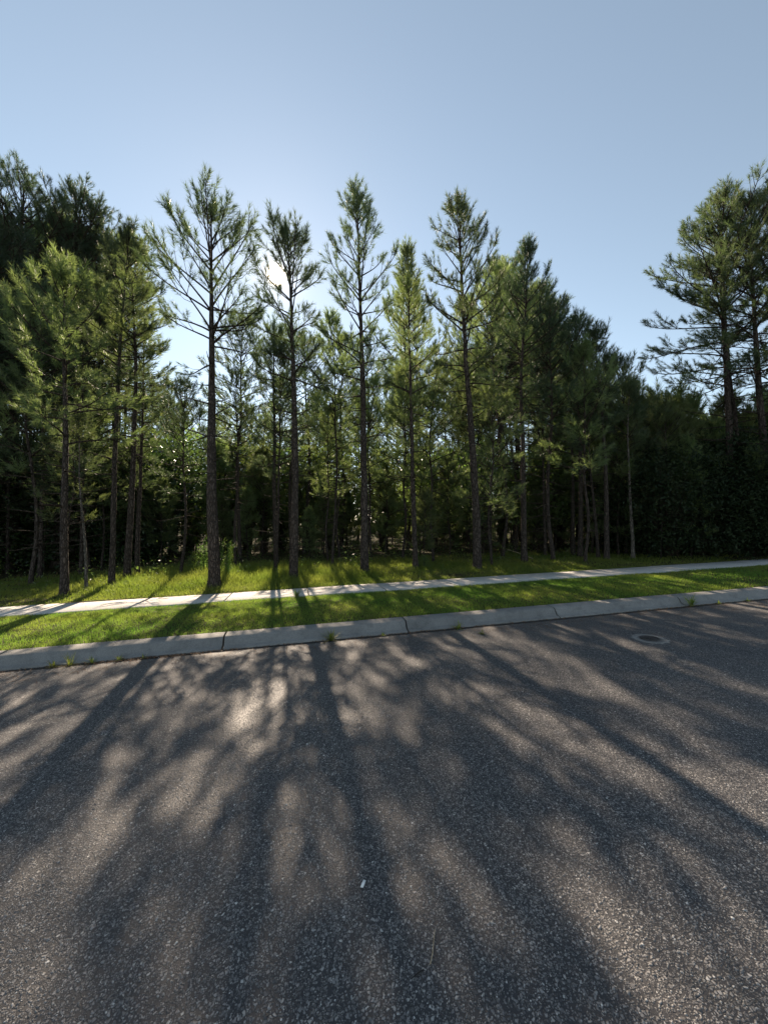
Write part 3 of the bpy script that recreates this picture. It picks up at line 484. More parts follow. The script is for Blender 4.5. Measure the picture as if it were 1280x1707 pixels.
#PLACED_LIST  kind, form, metres along and across the road, size, turn
PLACED = [('K', 4, -12.96, 23.69, 13.93, 2.22), ('K', 1, -13.08, 18.94, 15.05, 1.36), ('K', 6, -7.33, 17.68, 12.9, 0.56), ('K', 1, -13.43, 19.93, 14.6, 3.76), ('K', 2, -13.73, 20.93, 15.46, 0.11), ('K', 2, -7.03, 15.55, 10.02, 0.25), ('K', 6, 17, 22.33, 15.52, 2.26), ('K', 4, 10.36, 21.94, 14.92, 3.13), ('K', 2, 8.54, 17.94, 9.21, 3.91), ('K', 2, 12.36, 17.19, 13.2, 1.62), ('K', 5, 19.16, 12.03, 4.24, 4), ('K', 3, 19.99, 17.21, 4.9, 5.04), ('K', 3, -18.15, 22.12, 13.49, 0.57), ('K', 1, 19.7, 18.79, 8.33, 2.81), ('K', 4, 19.18, 22.98, 10.31, 3.29), ('K', 3, -10.71, 20.83, 15.51, 2.93), ('K', 1, 7.99, 10.66, 8.07, 5.44), ('K', 2, 7.21, 12.36, 10.32, 2.42), ('K', 5, -1.75, 12.53, 6.08, 2.75), ('K', 0, 25.11, 12.82, 5.16, 1.7), ('K', 6, 23.68, 19.02, 7.21, 2.36), ('K', 7, 14.17, 20.21, 15.23, 4.9), ('K', 0, 19.21, 14.99, 5.1, 2.83), ('K', 4, 23.39, 20.99, 8.51, 3.88), ('K', 2, -15.82, 18.28, 12.1, 3.48), ('K', 5, -9.74, 22.5, 15.03, 6.19), ('K', 2, 20.89, 14.1, 5.94, 0.03), ('K', 7, 7.43, 22.49, 15.95, 5.67), ('K', 0, 25.77, 18.43, 5.97, 6.12), ('K', 3, -6.68, 22.04, 8.96, 4.47), ('K', 5, -9.27, 18.14, 14.13, 1.81), ('K', 4, 29.3, 22.63, 8.14, 0.91), ('K', 5, 17.05, 11.08, 3.69, 4.96), ('K', 7, 27.1, 17.96, 3.74, 0.5), ('K', 4, 23.04, 16.17, 4.27, 1.28), ('K', 2, 28.49, 21.58, 4.06, 5.47), ('K', 2, -4.29, 23.28, 7.38, 4.44), ('K', 4, 22.76, 12.7, 3.86, 0.69), ('K', 0, 21.76, 13.35, 5.62, 1.65), ('K', 1, -3, 11.4, 5.32, 2.63), ('K', 2, 5.09, 17.09, 12.41, 3.78), ('K', 3, -11.46, 23.86, 16.92, 3.62), ('K', 2, 8.8, 14.1, 11.12, 1.95), ('K', 4, 10.25, 19.82, 11.13, 2.02), ('K', 7, 12.21, 23.49, 12.03, 1.57), ('K', 7, 23.22, 13.76, 6.14, 2.06), ('K', 4, -14.82, 17.08, 11.34, 0.8), ('K', 6, 12.81, 19.96, 15.4, 2.15), ('K', 3, 16.84, 21.33, 13.12, 1.93), ('K', 5, 23.76, 22.55, 6.55, 4.31), ('K', 1, 2.22, 18.93, 10.51, 2.88), ('K', 6, -8.62, 20.38, 12.96, 0.76), ('K', 7, 29.43, 15.91, 6.08, 2.54), ('K', 4, 21.99, 18.38, 7.16, 2.4), ('K', 4, -8.32, 21.64, 15.97, 1.35), ('K', 4, -11.18, 19.73, 14.83, 5.16), ('K', 7, 17.49, 13.33, 5.69, 1.19), ('K', 6, 13.09, 14.06, 8.09, 2.89), ('K', 5, 24.99, 20.49, 6.2, 0.98), ('K', 6, 15.99, 23.56, 16.57, 0.49), ('K', 7, -11.05, 22.19, 16.59, 1.94), ('K', 2, 11.48, 22.16, 11.71, 2.47), ('K', 6, 14.11, 11.47, 4.03, 0.59), ('K', 3, 28.76, 20.04, 7.17, 3.41), ('K', 2, -12.25, 17.5, 13.18, 2.23), ('K', 6, -8.24, 18.58, 13.77, 5.77), ('K', 6, -10.9, 17.03, 12.18, 5.88), ('K', 4, -12.07, 22.89, 16.67, 3.4), ('K', 1, -14.91, 23.72, 15.1, 3.03), ('K', 0, 5.64, 18.32, 9.22, 1.19), ('K', 2, -16.96, 22.21, 16.73, 4.11), ('K', 4, 28.22, 15.37, 6.67, 0.49), ('K', 3, 17.84, 17.22, 8.69, 2.96), ('K', 5, 15.52, 18.64, 9.7, 0.92), ('K', 3, 24.71, 14.83, 6.05, 4.84), ('K', 1, 15.77, 22.63, 15.94, 6.04), ('K', 0, 22.46, 15.06, 4.03, 4.69), ('K', 1, 25.6, 21.66, 7.04, 5.48), ('K', 5, 15.2, 13.14, 4.27, 4.06), ('K', 0, 25.73, 13.86, 4.99, 0.19), ('K', 2, 17.85, 23.49, 15.57, 3.64), ('K', 7, 20.43, 15.94, 4.75, 1.1), ('K', 1, 25.49, 23.03, 4.89, 4.94), ('K', 5, 14.88, 16.68, 7.19, 5.68), ('K', 3, 18.85, 21.45, 11.59, 5.17), ('K', 2, 9.25, 15.03, 12.35, 3.54), ('K', 7, 20.46, 23.67, 11.41, 5.91), ('K', 6, 0.44, 18, 9.83, 0.64), ('K', 3, -11.94, 18.96, 14.39, 5.05), ('K', 4, -17.47, 21.14, 15.49, 5.72), ('K', 0, 10.92, 23.55, 12, 3.96), ('K', 6, -2.72, 21.19, 6.04, 0.83), ('K', 1, 3.92, 20.77, 11.45, 6.05), ('K', 2, -15.2, 19.42, 13.46, 3.63), ('K', 0, -13.62, 17.75, 12.37, 2.72), ('K', 3, -19.11, 23.93, 13.47, 0.51), ('K', 5, 14.76, 15.27, 4.6, 1.08), ('K', 2, 25.49, 19.58, 6.33, 5.02), ('K', 5, -12.03, 21.13, 13.01, 5.17), ('K', 6, -8.58, 11.81, 9.49, 2.19), ('K', 6, -15.06, 22.64, 13.16, 1.7), ('K', 4, 28.92, 17.43, 4.93, 0.29), ('K', 6, 13, 22.19, 9.33, 5.98), ('K', 3, -0.5, 10.67, 6.1, 3.44), ('K', 7, 21.22, 20.95, 8.05, 0.73), ('K', 0, 26.58, 15.29, 3.91, 6.14), ('K', 6, -16.56, 19.9, 14.67, 2.03), ('K', 4, 18.47, 12.69, 4.21, 1.69), ('K', 4, 13.37, 10.66, 5, 5.06), ('K', 7, 28.54, 18.66, 7.57, 1.38), ('K', 3, 17.05, 17.89, 6.42, 2.1), ('K', 2, 1.12, 11.66, 7.55, 4.49), ('K', 5, -0.08, 15.76, 9.08, 3.5), ('K', 5, -1.88, 14.54, 8.8, 4.67), ('M', 3, -9.88, 14.77, 0.66, 5.94), ('M', 1, -10.59, 12.74, 1.18, 6.15), ('M', 2, 8.34, 9.7, 1.06, 0.74), ('M', 2, 1.1, 12.97, 0.88, 4.72), ('M', 3, 17.87, 15.41, 0.81, 3.12), ('M', 0, -8.43, 13.17, 1.35, 0.75), ('M', 3, -7.17, 13.11, 1.35, 4.6), ('M', 3, 7.12, 14.78, 0.62, 0.47), ('M', 3, 10.24, 14.44, 0.71, 2.14), ('M', 2, 1.73, 15.08, 1.04, 4.26), ('M', 1, 12.56, 12.18, 1.1, 3), ('M', 1, 12.26, 13.35, 0.91, 2.08), ('M', 4, -10.91, 15.6, 1.29, 3.77), ('M', 3, 6.19, 11.3, 0.66, 4.08), ('M', 1, 5.63, 10.25, 0.88, 0.33), ('M', 0, -5.18, 14.64, 0.95, 5.58), ('M', 4, -5.4, 10.97, 0.68, 2.72), ('M', 0, 11.17, 9.76, 0.49, 1.96), ('M', 2, 10.64, 15.64, 0.79, 1.48), ('M', 2, 16.4, 14.74, 0.96, 5.16), ('M', 3, -6.17, 13.2, 1.26, 4.87), ('M', 0, 8.71, 12.05, 1.29, 4.6), ('M', 1, 12.03, 10.32, 0.86, 5.83), ('M', 2, -10.12, 13.64, 0.65, 5.94), ('M', 4, -6.25, 14.61, 0.88, 6.01), ('M', 0, -8.36, 15.5, 0.78, 4.84), ('M', 4, 10.98, 13.55, 0.66, 5.88), ('M', 4, 8.16, 15.64, 0.6, 1.32), ('M', 1, 5.21, 15.58, 0.86, 0.24), ('M', 3, -8.87, 14.64, 1.12, 1.47), ('M', 4, -6.5, 11.54, 1.16, 5.24), ('M', 2, 2.79, 14.13, 1.12, 2.55), ('M', 0, -12.4, 15.81, 0.75, 1.37), ('M', 0, -7.12, 14.17, 1, 2.57), ('M', 0, 11.22, 11.11, 1.13, 0.6), ('M', 2, 4.4, 11.8, 1.07, 2.81), ('M', 2, 14.2, 13.9, 0.84, 3.15), ('M', 3, -11.49, 14.49, 1.28, 0.71), ('M', 2, 3.77, 13.27, 1.12, 0.15), ('M', 4, 10.74, 12.14, 1.03, 4.71), ('M', 1, -9.66, 12.48, 0.85, 3.43), ('M', 3, 13.43, 15.46, 1.22, 2.53), ('M', 1, 11.33, 14.58, 0.97, 4.43), ('Y', 2, 16.3, 17.21, 0.5, 4.06), ('Y', 2, 12.09, 15.52, 0.48, 0.97), ('Y', 1, -0.78, 20.26, 0.49, 1.44), ('Y', 0, 18.84, 19.59, 0.63, 5.96), ('Y', 2, 0.99, 17.21, 0.51, 1.45), ('Y', 1, -5.13, 19.62, 0.69, 1.02), ('Y', 1, 2.8, 21.49, 0.52, 4.31), ('Y', 3, 0.06, 20.19, 0.51, 4.76), ('Y', 3, 9.84, 17.3, 0.47, 0.3), ('Y', 3, 15.68, 19.6, 0.93, 4.9), ('Y', 3, 17.05, 20.52, 0.85, 4.93), ('Y', 2, 15.07, 21.38, 0.68, 2.88), ('Y', 2, 7.61, 21.01, 0.47, 3.31), ('Y', 3, 6.14, 19.06, 0.67, 4.58), ('Y', 0, 19.11, 17.07, 0.98, 4.85), ('Y', 1, 3.84, 11.12, 0.55, 0.1), ('Y', 2, 6.06, 20.28, 0.92, 3.57), ('Y', 3, 9.21, 18.29, 0.5, 4.53), ('Y', 0, 8.28, 18.95, 0.76, 2.28), ('Y', 0, 18.84, 18.37, 0.79, 6.26), ('Y', 0, 8.44, 21.21, 0.7, 4.91), ('Y', 3, 6.73, 16.57, 0.46, 5.54), ('Y', 1, -5.04, 16.54, 0.78, 4.64), ('Y', 1, 10.32, 20.98, 0.71, 3.09), ('Y', 0, -6.65, 20.1, 0.72, 2.23), ('Y', 1, 9.15, 19.34, 1.19, 3.33), ('Y', 2, 16.96, 19.47, 0.63, 0.84), ('Y', 0, 3.62, 15.19, 0.92, 3.04), ('Y', 3, 13.71, 12.64, 0.56, 1.53), ('Y', 3, -2.75, 16.15, 0.62, 4.41), ('Y', 2, -3.23, 19.76, 1.24, 5.23), ('Y', 0, 15.7, 14.31, 1.23, 1.94), ('Y', 2, 20.51, 18.96, 0.65, 3.37), ('Y', 2, 8.98, 12.87, 0.56, 1.74), ('Y', 3, 14.2, 21.45, 0.53, 4.96), ('Y', 3, -0.7, 21.51, 1.22, 2.08), ('Y', 0, 11.99, 18.62, 0.84, 4.2), ('Y', 3, -6.26, 19.43, 0.67, 2.27), ('Y', 2, 7.66, 18.07, 1.16, 0.01), ('Y', 1, 9.51, 13.84, 0.79, 5.39), ('Y', 3, -6.14, 18.2, 0.72, 1.74), ('Y', 1, 14.5, 17.79, 1.12, 1.67), ('Y', 0, -8.7, 19.48, 0.48, 5.05), ('Y', 2, 11.3, 21.32, 0.69, 5.38), ('Y', 3, 4.77, 18.6, 0.69, 0.7), ('Y', 3, -3.73, 21.82, 1, 0.04), ('Y', 2, 22.48, 21.5, 0.68, 2.53), ('Y', 0, 0.24, 19.33, 0.71, 5.05), ('Y', 1, -1.78, 15.91, 0.68, 3.13), ('Y', 1, 15.33, 17.52, 0.61, 4.65), ('Y', 1, 22.76, 20.44, 0.5, 0.05), ('Y', 2, 6.79, 20.81, 1.26, 0.34), ('Y', 0, -3.2, 18.26, 1.22, 4.59), ('Y', 0, 8.85, 20.12, 0.66, 0.2), ('Y', 3, 2.66, 19.62, 0.98, 0.77), ('Y', 1, 5.8, 13.78, 0.91, 2.83), ('Y', 1, -6.79, 20.9, 0.87, 3.19), ('Y', 1, 15.33, 15.92, 1.06, 1.53), ('Y', 2, 20.44, 21.71, 0.96, 1.57), ('Y', 3, 2.67, 20.56, 0.77, 5.21), ('Y', 0, 5.57, 21.68, 0.6, 0.18), ('Y', 2, 1.28, 18.34, 0.93, 0.65), ('Y', 0, 1.18, 15.8, 0.65, 1.62), ('Y', 2, 2.53, 17.96, 0.58, 4.28), ('Y', 2, 13.06, 17.54, 1.19, 2.11), ('Y', 0, -6.96, 18.97, 1.08, 5.35), ('Y', 2, 10.22, 13.51, 0.92, 3.63), ('Y', 0, 4.3, 19.37, 0.8, 2.46), ('Y', 2, -1.87, 19.99, 0.68, 3.08), ('Y', 0, 12.28, 20.79, 1.2, 2.56), ('Y', 3, 10.87, 17.81, 1.12, 5.75), ('Y', 2, 15.67, 20.94, 0.59, 0.35), ('Y', 3, 4.14, 18.02, 0.81, 5.48), ('Y', 2, 0.54, 15.01, 0.47, 5.29), ('Y', 2, 7.01, 13.44, 0.6, 4.81), ('Y', 3, 13.18, 16.79, 1.04, 3.26), ('Y', 0, -4.6, 20.6, 0.48, 3.81), ('Y', 2, 19.3, 20.47, 1.28, 1.51), ('Y', 3, -0.24, 18.64, 0.46, 4.36), ('Y', 3, 17.94, 20.91, 1.1, 3.71), ('Y', 2, 12.74, 18.91, 0.5, 0.64), ('Y', 0, 16.97, 15.62, 0.69, 2.41), ('Y', 1, 11.44, 16.98, 0.71, 2.7), ('Y', 1, 4.51, 13.06, 0.48, 6.12), ('Y', 1, 0.53, 21.31, 0.76, 3.03), ('K', 5, 38.79, 38.1, 16.98, 0.34), ('K', 2, -1.15, 26.9, 11.19, 6.27), ('K', 1, -18.55, 33.77, 15.9, 5.3), ('K', 7, 7.3, 27.11, 12.24, 3.49), ('K', 2, 45.97, 24.41, 7.96, 5.46), ('K', 5, 1.67, 29.83, 11.23, 5.06), ('K', 0, 2.85, 35.05, 13.44, 5.02), ('K', 2, 8.64, 29.93, 14.56, 0.09), ('K', 1, -5.21, 39.28, 12.95, 3.49), ('K', 7, 32.14, 23.76, 7.58, 4.3), ('K', 1, -19.81, 28.84, 12.43, 3.99), ('K', 5, 37.85, 26.74, 9.4, 2.45), ('K', 1, -3.95, 37.9, 12.02, 6.23), ('K', 7, 38.88, 35.76, 13.58, 4.48), ('K', 4, -1.88, 39.36, 13.26, 1.99), ('K', 7, 21.14, 27.77, 15.06, 5.8), ('K', 5, 40.33, 22.73, 8.62, 0.46), ('K', 3, 40.88, 39.67, 14.11, 1.62), ('K', 7, 13.32, 29.54, 15.33, 1.75), ('K', 6, 50.81, 25.94, 10.55, 3.02), ('K', 1, 24.7, 28.62, 10.32, 4.98), ('K', 2, 17.41, 27.27, 14.01, 4.34), ('K', 3, 46.61, 32.38, 9.49, 2.62), ('K', 2, 36.53, 34.55, 8.52, 2.36), ('K', 5, -7.84, 35.29, 11.66, 3.17), ('K', 6, 11.5, 35.81, 13.98, 0.32), ('K', 4, 41.31, 29.17, 10.73, 3.08), ('K', 4, 30.96, 32.3, 16.41, 3.54), ('K', 2, 19.52, 29.54, 16.27, 4.22), ('K', 4, 53.53, 36.41, 12.17, 2.79), ('K', 0, -25.63, 39.76, 13, 1.21), ('K', 0, 8.17, 34.48, 13.81, 1.72), ('K', 1, 50.24, 29.45, 10.78, 1.58), ('K', 5, -0.23, 23.25, 6.79, 5.59), ('K', 4, -9.74, 37.42, 12.18, 4.77), ('K', 0, 6.3, 38.63, 14.03, 5.52), ('K', 4, -4.65, 27.74, 9.36, 1.44), ('K', 2, -30.66, 42.48, 15.2, 0.12), ('K', 5, -15.9, 34.65, 13, 5.96), ('K', 7, -1.56, 22.66, 7.48, 1.19), ('K', 7, 0.53, 25.73, 8.5, 2.11), ('K', 6, 14.72, 32.52, 13.04, 1.99), ('K', 1, 7.99, 40.53, 12.56, 2.97), ('K', 6, 46.11, 29.09, 11.37, 3.23), ('K', 3, -7.72, 23.95, 8.61, 0.08), ('K', 6, 53.53, 43.98, 10.79, 1.24), ('K', 0, -22.98, 33.9, 12.14, 0.99), ('K', 0, 41.84, 22.62, 5.84, 5.18), ('K', 4, -19.35, 41.89, 14.34, 6.12), ('K', 1, 15.11, 26.5, 16.25, 1.77), ('K', 6, 38.81, 20.96, 7.46, 4.11), ('K', 3, -23.76, 32.03, 15.6, 3.69), ('K', 2, 27.9, 23.83, 3.67, 5.02), ('K', 7, 16.31, 25.74, 16.22, 0.56), ('K', 5, 10.11, 34.89, 14.95, 1.34), ('K', 0, -12.03, 43.62, 12.29, 3.52), ('K', 3, 2.08, 41.4, 13.4, 4.59), ('K', 3, 47.67, 36.32, 12.39, 1.5), ('K', 3, 46.43, 41.27, 16.14, 4.15), ('K', 1, 54.02, 38.57, 13.8, 1.19), ('K', 6, 13.09, 27.84, 14.23, 1.5), ('K', 4, 16.24, 33.71, 12.76, 0.78), ('K', 1, -9.44, 26.21, 10.02, 5.17), ('K', 5, 30.94, 23.26, 6.39, 1.43), ('K', 7, 36.68, 27.57, 10.3, 0.67), ('K', 3, 15.65, 31.43, 13.19, 0.07), ('K', 1, 3.78, 23.35, 9.39, 2.37), ('K', 5, -18.64, 25.94, 15.98, 1.06), ('K', 3, 35.49, 39.24, 15.27, 3.27), ('K', 4, 30.91, 43.66, 13.77, 5.46), ('K', 6, 23.35, 42.68, 14.14, 3.37), ('K', 0, 52.27, 29.26, 7.13, 0.29), ('K', 5, -19.8, 39.27, 15.06, 3), ('K', 0, 3.44, 37.88, 11.14, 0.48), ('K', 3, 0.18, 35.34, 10.49, 2.24), ('K', 6, 9.57, 26.88, 10.21, 2.5), ('K', 4, 4.12, 41.73, 13.79, 2.84), ('K', 6, -6.05, 29.37, 7.34, 0.95), ('K', 2, 25.72, 29.63, 16.61, 2.88), ('K', 3, -8.53, 28.64, 10.17, 4.23), ('K', 6, 39.43, 29.47, 10.29, 4.33), ('K', 6, 18.37, 31.23, 15.61, 6.27), ('K', 5, 34.33, 20.66, 8.48, 5.21), ('K', 1, 50.89, 30.96, 5.79, 0.63), ('K', 5, 42.84, 23.7, 8.09, 5.77), ('K', 1, -16.5, 38.27, 12.15, 0.8), ('K', 7, 24.24, 32.34, 15.21, 3.13), ('K', 3, 30.43, 28.63, 9.74, 3.52), ('K', 6, -1.73, 36.71, 10.03, 2.91), ('K', 0, 41.56, 26.12, 9.97, 4.9), ('K', 2, 31.44, 21.52, 6.68, 0.83), ('K', 2, -10.51, 32.94, 12.08, 2.51), ('K', 6, 17.74, 40.97, 14.9, 2.1), ('K', 7, 34.63, 36.29, 9.53, 1.02), ('K', 5, 11.91, 29.34, 14.2, 2.11), ('Y', 2, 7.27, 24.52, 1.16, 1.11), ('Y', 3, 7.09, 19.57, 0.98, 0.79), ('Y', 3, 22.72, 24.83, 0.7, 5.09), ('Y', 2, 1.67, 24.13, 0.75, 5.84), ('Y', 1, 6.55, 21.72, 0.68, 0.69), ('Y', 0, 6.04, 22.99, 0.71, 3.67), ('Y', 0, 0.63, 27.09, 0.81, 6), ('Y', 2, -3.02, 25.32, 0.91, 3.11), ('Y', 2, -2.28, 26.23, 0.67, 4.2), ('Y', 1, 19.95, 24.46, 1.15, 5.15), ('Y', 3, -2.76, 27.18, 0.84, 0.17), ('Y', 2, -1.36, 17.78, 1.14, 2.91), ('Y', 1, 16.08, 24.37, 0.61, 2.2), ('Y', 0, 26.63, 25.48, 1.03, 4.92), ('Y', 3, 25.77, 27.2, 0.83, 4.07), ('Y', 1, 9.06, 25.79, 0.61, 4.24), ('Y', 2, 17.24, 25.18, 0.66, 3.86), ('Y', 3, 6.53, 27.92, 1.16, 2.46), ('Y', 1, 1.44, 27.7, 0.68, 2.89), ('Y', 1, -9.76, 27.99, 1.29, 0.01), ('Y', 0, 22.65, 27.51, 1.23, 2.53), ('Y', 2, 4.24, 22.17, 1.17, 5.86), ('Y', 3, -1.98, 24.77, 0.64, 3.33), ('Y', 3, 14.71, 23.64, 1.07, 1.42), ('Y', 1, 10.73, 26.87, 0.99, 0.92), ('Y', 2, 12.63, 27.02, 1.04, 0.01), ('Y', 0, 23.63, 25.92, 1.27, 4.92), ('Y', 2, 1.62, 25.54, 1.28, 1.34), ('Y', 0, -8.5, 26.18, 0.75, 4.93), ('Y', 3, -8.76, 25.14, 1.3, 5.26), ('Y', 1, -7.86, 26.7, 0.92, 3.73), ('Y', 0, 13.35, 24.98, 0.75, 2.13), ('Y', 2, 2.68, 27.79, 0.81, 0.63), ('Y', 1, -0.47, 26.02, 0.98, 1.5), ('Y', 0, 5.93, 17.23, 1.1, 6.21)]
def depth_px(x, y): return 640 + x / y * F
TONES = ['grey-green', 'dark', 'yellowish', 'grey-green', 'yellowish', 'grey-green', 'dark', 'yellowish']
for kind, i, s, t, sz, rz in PLACED:
    p = W(s, t)
    if kind == 'K':                          # slim pines of the wood, sz = height
        f = (min(sz / 10, 1.25) + sz / 10) * .5
        plant_tree('pine_tree', KINDS[i], p, ('short ' if sz < 7 else 'tall ' if sz > 10.5 else 'middling ') + TONES[i] + ' pine ' + where(p), 'pine', 'pines deep in the wood', rz, (f, f, sz / 10))
    elif kind == 'M':
        plant_tree('pine_tree', MID[i], p, ('small' if sz < .95 else 'large') + ' bushy young pine ' + where(p), 'pine', 'bushy young pines among the front row', rz, sz)
    else:
        plant_tree('young_pine', YOUNG[i], p, ('low' if sz < .85 else 'well-grown') + ' young light green pine ' + where(p), 'young pine', 'young pines under the taller pines', rz, sz)

# --- broad-leaved shrubs
def leaves(mb, c, rng, n, size):
    d = nrm(rng.normal(size=(n, 3)) + np.array([0, 0, .4])); a = perp(d, rng); b = np.cross(d, a); s = size * rng.uniform(.6, 1.3, (n, 1))
    V = np.stack([c - a * s, c - b * s * .45 + a * s * .1, c + a * s, c + b * s * .45 + a * s * .1], 1).reshape(-1, 3)
    mb.add(V, np.arange(len(V)).reshape(-1, 4))
def shrub(seed, H, R, nclump, nleaf, size, mat, low=.08):
    rng = np.random.default_rng(seed); ms = MB(); ml = MB(); P, Rr = [], []
    for c in range(nclump):
        u = rng.uniform(low, 1) ; az = rng.uniform(0, 6.28); rr_ = R * math.sqrt(max(0.05, 1 - (2 * max(u, .25) - .9) ** 2 * .85)) * rng.uniform(.35, 1)
        ce = np.array([rr_ * math.cos(az), rr_ * math.sin(az), H * u])
        q = rng.normal(size=(nleaf, 3)) * np.array([.22, .22, .13]) * R ; leaves(ml, ce + q, rng, nleaf, size)
        b0 = np.array([rng.normal() * .06, rng.normal() * .06, 0]); md = (b0 + ce) / 2 + np.array([0, 0, .15 * H * (1 - u)]); md[:2] *= .7
        P.append(np.stack([b0, md * .5 + b0 * .5, md, ce])); Rr.append(np.array([.02, .016, .012, .004]) * H / 3)
    tubes(ms, np.array(P), np.array(Rr), 4)
    return ms.mesh('shrub_stems', M['twig'], True), ml.mesh('shrub_leaves', M[mat])
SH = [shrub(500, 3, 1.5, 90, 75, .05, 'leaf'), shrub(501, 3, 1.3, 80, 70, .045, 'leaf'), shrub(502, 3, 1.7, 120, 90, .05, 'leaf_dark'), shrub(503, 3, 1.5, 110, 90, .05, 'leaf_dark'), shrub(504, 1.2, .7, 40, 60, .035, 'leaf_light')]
def put_shrub(k, px, back, H, label, group, wide=1.0, cat='shrub', name='shrub'):
    x = (px - 640) / F * back; e = plant_tree(name, SH[k], (x, back, zg(x, back) - .03), label, cat, group, random.Random(px * 7 + k).uniform(0, 6.28), (H / 3 * wide, H / 3 * wide, H / 3), ('stems', 'leaves'))
    return e
SH.append(shrub(505, 3, 1.15, 70, 60, .055, 'leaf_light', .28)); SH.append(shrub(506, 3, 1.0, 60, 60, .05, 'leaf_light', .4))
BRD = 'pale broad-leaved saplings among the pines'
for i, (px, b, H) in enumerate([(205, 15.5, 4.6), (238, 17.8, 5.4), (262, 19.4, 5.9), (288, 18.2, 4.8), (318, 20.2, 6.2), (382, 18.6, 5.2), (412, 20, 5.8), (440, 18.2, 4.2), (468, 19.6, 5.2), (516, 18.8, 5.0), (552, 20.4, 5.6), (640, 18.5, 5), (720, 17.5, 4.6), (810, 17, 4.8), (905, 15.5, 4.2), (930, 17.5, 5)]):
    put_shrub(5 + i % 2, px, b, H, ('tall' if H > 4.7 else 'small') + ' pale broad-leaved sapling ' + where(((px - 640) / F * b, b)), BRD, .85, 'sapling', 'leafy_sapling')
THK = 'evergreen shrubs of the dark thicket'
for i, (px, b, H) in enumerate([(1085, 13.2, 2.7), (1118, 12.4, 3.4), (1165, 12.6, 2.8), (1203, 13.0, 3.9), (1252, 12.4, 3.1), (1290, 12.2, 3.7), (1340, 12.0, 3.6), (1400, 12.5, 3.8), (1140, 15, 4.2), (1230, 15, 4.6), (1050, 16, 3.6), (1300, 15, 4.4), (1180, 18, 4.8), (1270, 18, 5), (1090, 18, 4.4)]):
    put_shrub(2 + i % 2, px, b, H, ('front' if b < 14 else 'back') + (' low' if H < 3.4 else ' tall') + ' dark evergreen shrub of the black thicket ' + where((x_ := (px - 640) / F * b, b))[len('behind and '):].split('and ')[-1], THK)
rngt = np.random.default_rng(55)
for i, (px, b, top) in enumerate([(1062, 14, 668), (1092, 15.5, 660), (1112, 13.4, 690), (1138, 14.5, 655), (1160, 16, 672), (1182, 13.2, 705), (1216, 14.2, 668), (1245, 13.4, 690), (1272, 14.6, 660), (1300, 13.2, 680), (1030, 13, 690), (1150, 12.2, 740), (1255, 12.0, 750)]):
    x = (px - 640) / F * b; p = np.array([x, b, zg(x, b)]); sc = ((HZ - top) / F * b + CH - p[2]) / 4
    plant_tree('young_pine', YOUNG[i % 4], p, ('front' if b < 12.1 else 'short' if top > 675 else 'tall') + ' young green pine rising from the thicket ' + where(p)[len('close '):].split('and ')[-1], 'young pine', 'young pines rising from the thicket', rngt.uniform(0, 6.28), (sc * .9, sc * .9, sc))
LFT = 'broad-leaved shrubs at the foot of the dark pines'
for i, (px, b, H) in enumerate([(-40, 13, 4.4), (30, 14.5, 4.6), (75, 15.5, 4.8), (130, 14.6, 4.4), (170, 15.4, 4.6), (215, 15.8, 4.4), (255, 17, 4.8), (-100, 12, 4), (0, 17, 5), (100, 18, 5)]):
    put_shrub(i % 2, px, b, H, ('large' if H > 4.5 else 'smaller') + ' glossy broad-leaved shrub ' + where(((px - 640) / F * b, b)), LFT)
rng = np.random.default_rng(91)
for i in range(34):
    t = rng.uniform(19, 36); s = rng.uniform(-30, 40); p = W(s, t)
    e = plant_tree('shrub', SH[[5, 6, 0, 3, 5][i % 5]], p, ['pale', 'open pale', 'glossy', 'dark dense', 'pale'][i % 5] + ' shrub ' + where(p), 'shrub', 'shrubs deep in the wood', rng.uniform(0, 6.28), rng.uniform(.7, 1.35), ('stems', 'leaves'))
# the far wood closing the view
rng = np.random.default_rng(92); mb = MB()
for c in range(1500):
    t = rng.uniform(46, 54); s = rng.uniform(-75, 95); hh = rng.random() ** .9 * rng.uniform(7, 11); p = W(s, t, 0) + np.array([0, 0, hh])
    leaves(mb, p + rng.normal(size=(90, 3)) * np.array([1.1, 1.1, .7]), rng, 90, .2)
tag(link('far_wood', mb.mesh('far_wood', M['leaf'])), 'far dense wood closing the view behind the pines', 'wood', None, 'stuff')

rng = np.random.default_rng(93); mb = MB()
for c in range(900):
    t = 10.6 + 14 * rng.random() ** 1.3; s = rng.uniform(-20, 26); hh = rng.uniform(.1, .75) * rng.random() ** .5; p = W(s, t) + np.array([0, 0, hh * .5]); m_ = int(20 + 30 * hh)
    leaves(mb, p + rng.normal(size=(m_, 3)) * np.array([.2, .2, .35 * hh + .03]), rng, m_, .035)
tag(link('undergrowth', mb.mesh('undergrowth', M['leaf_light'])), 'low leafy undergrowth on the floor of the wood', 'undergrowth', None, 'stuff')
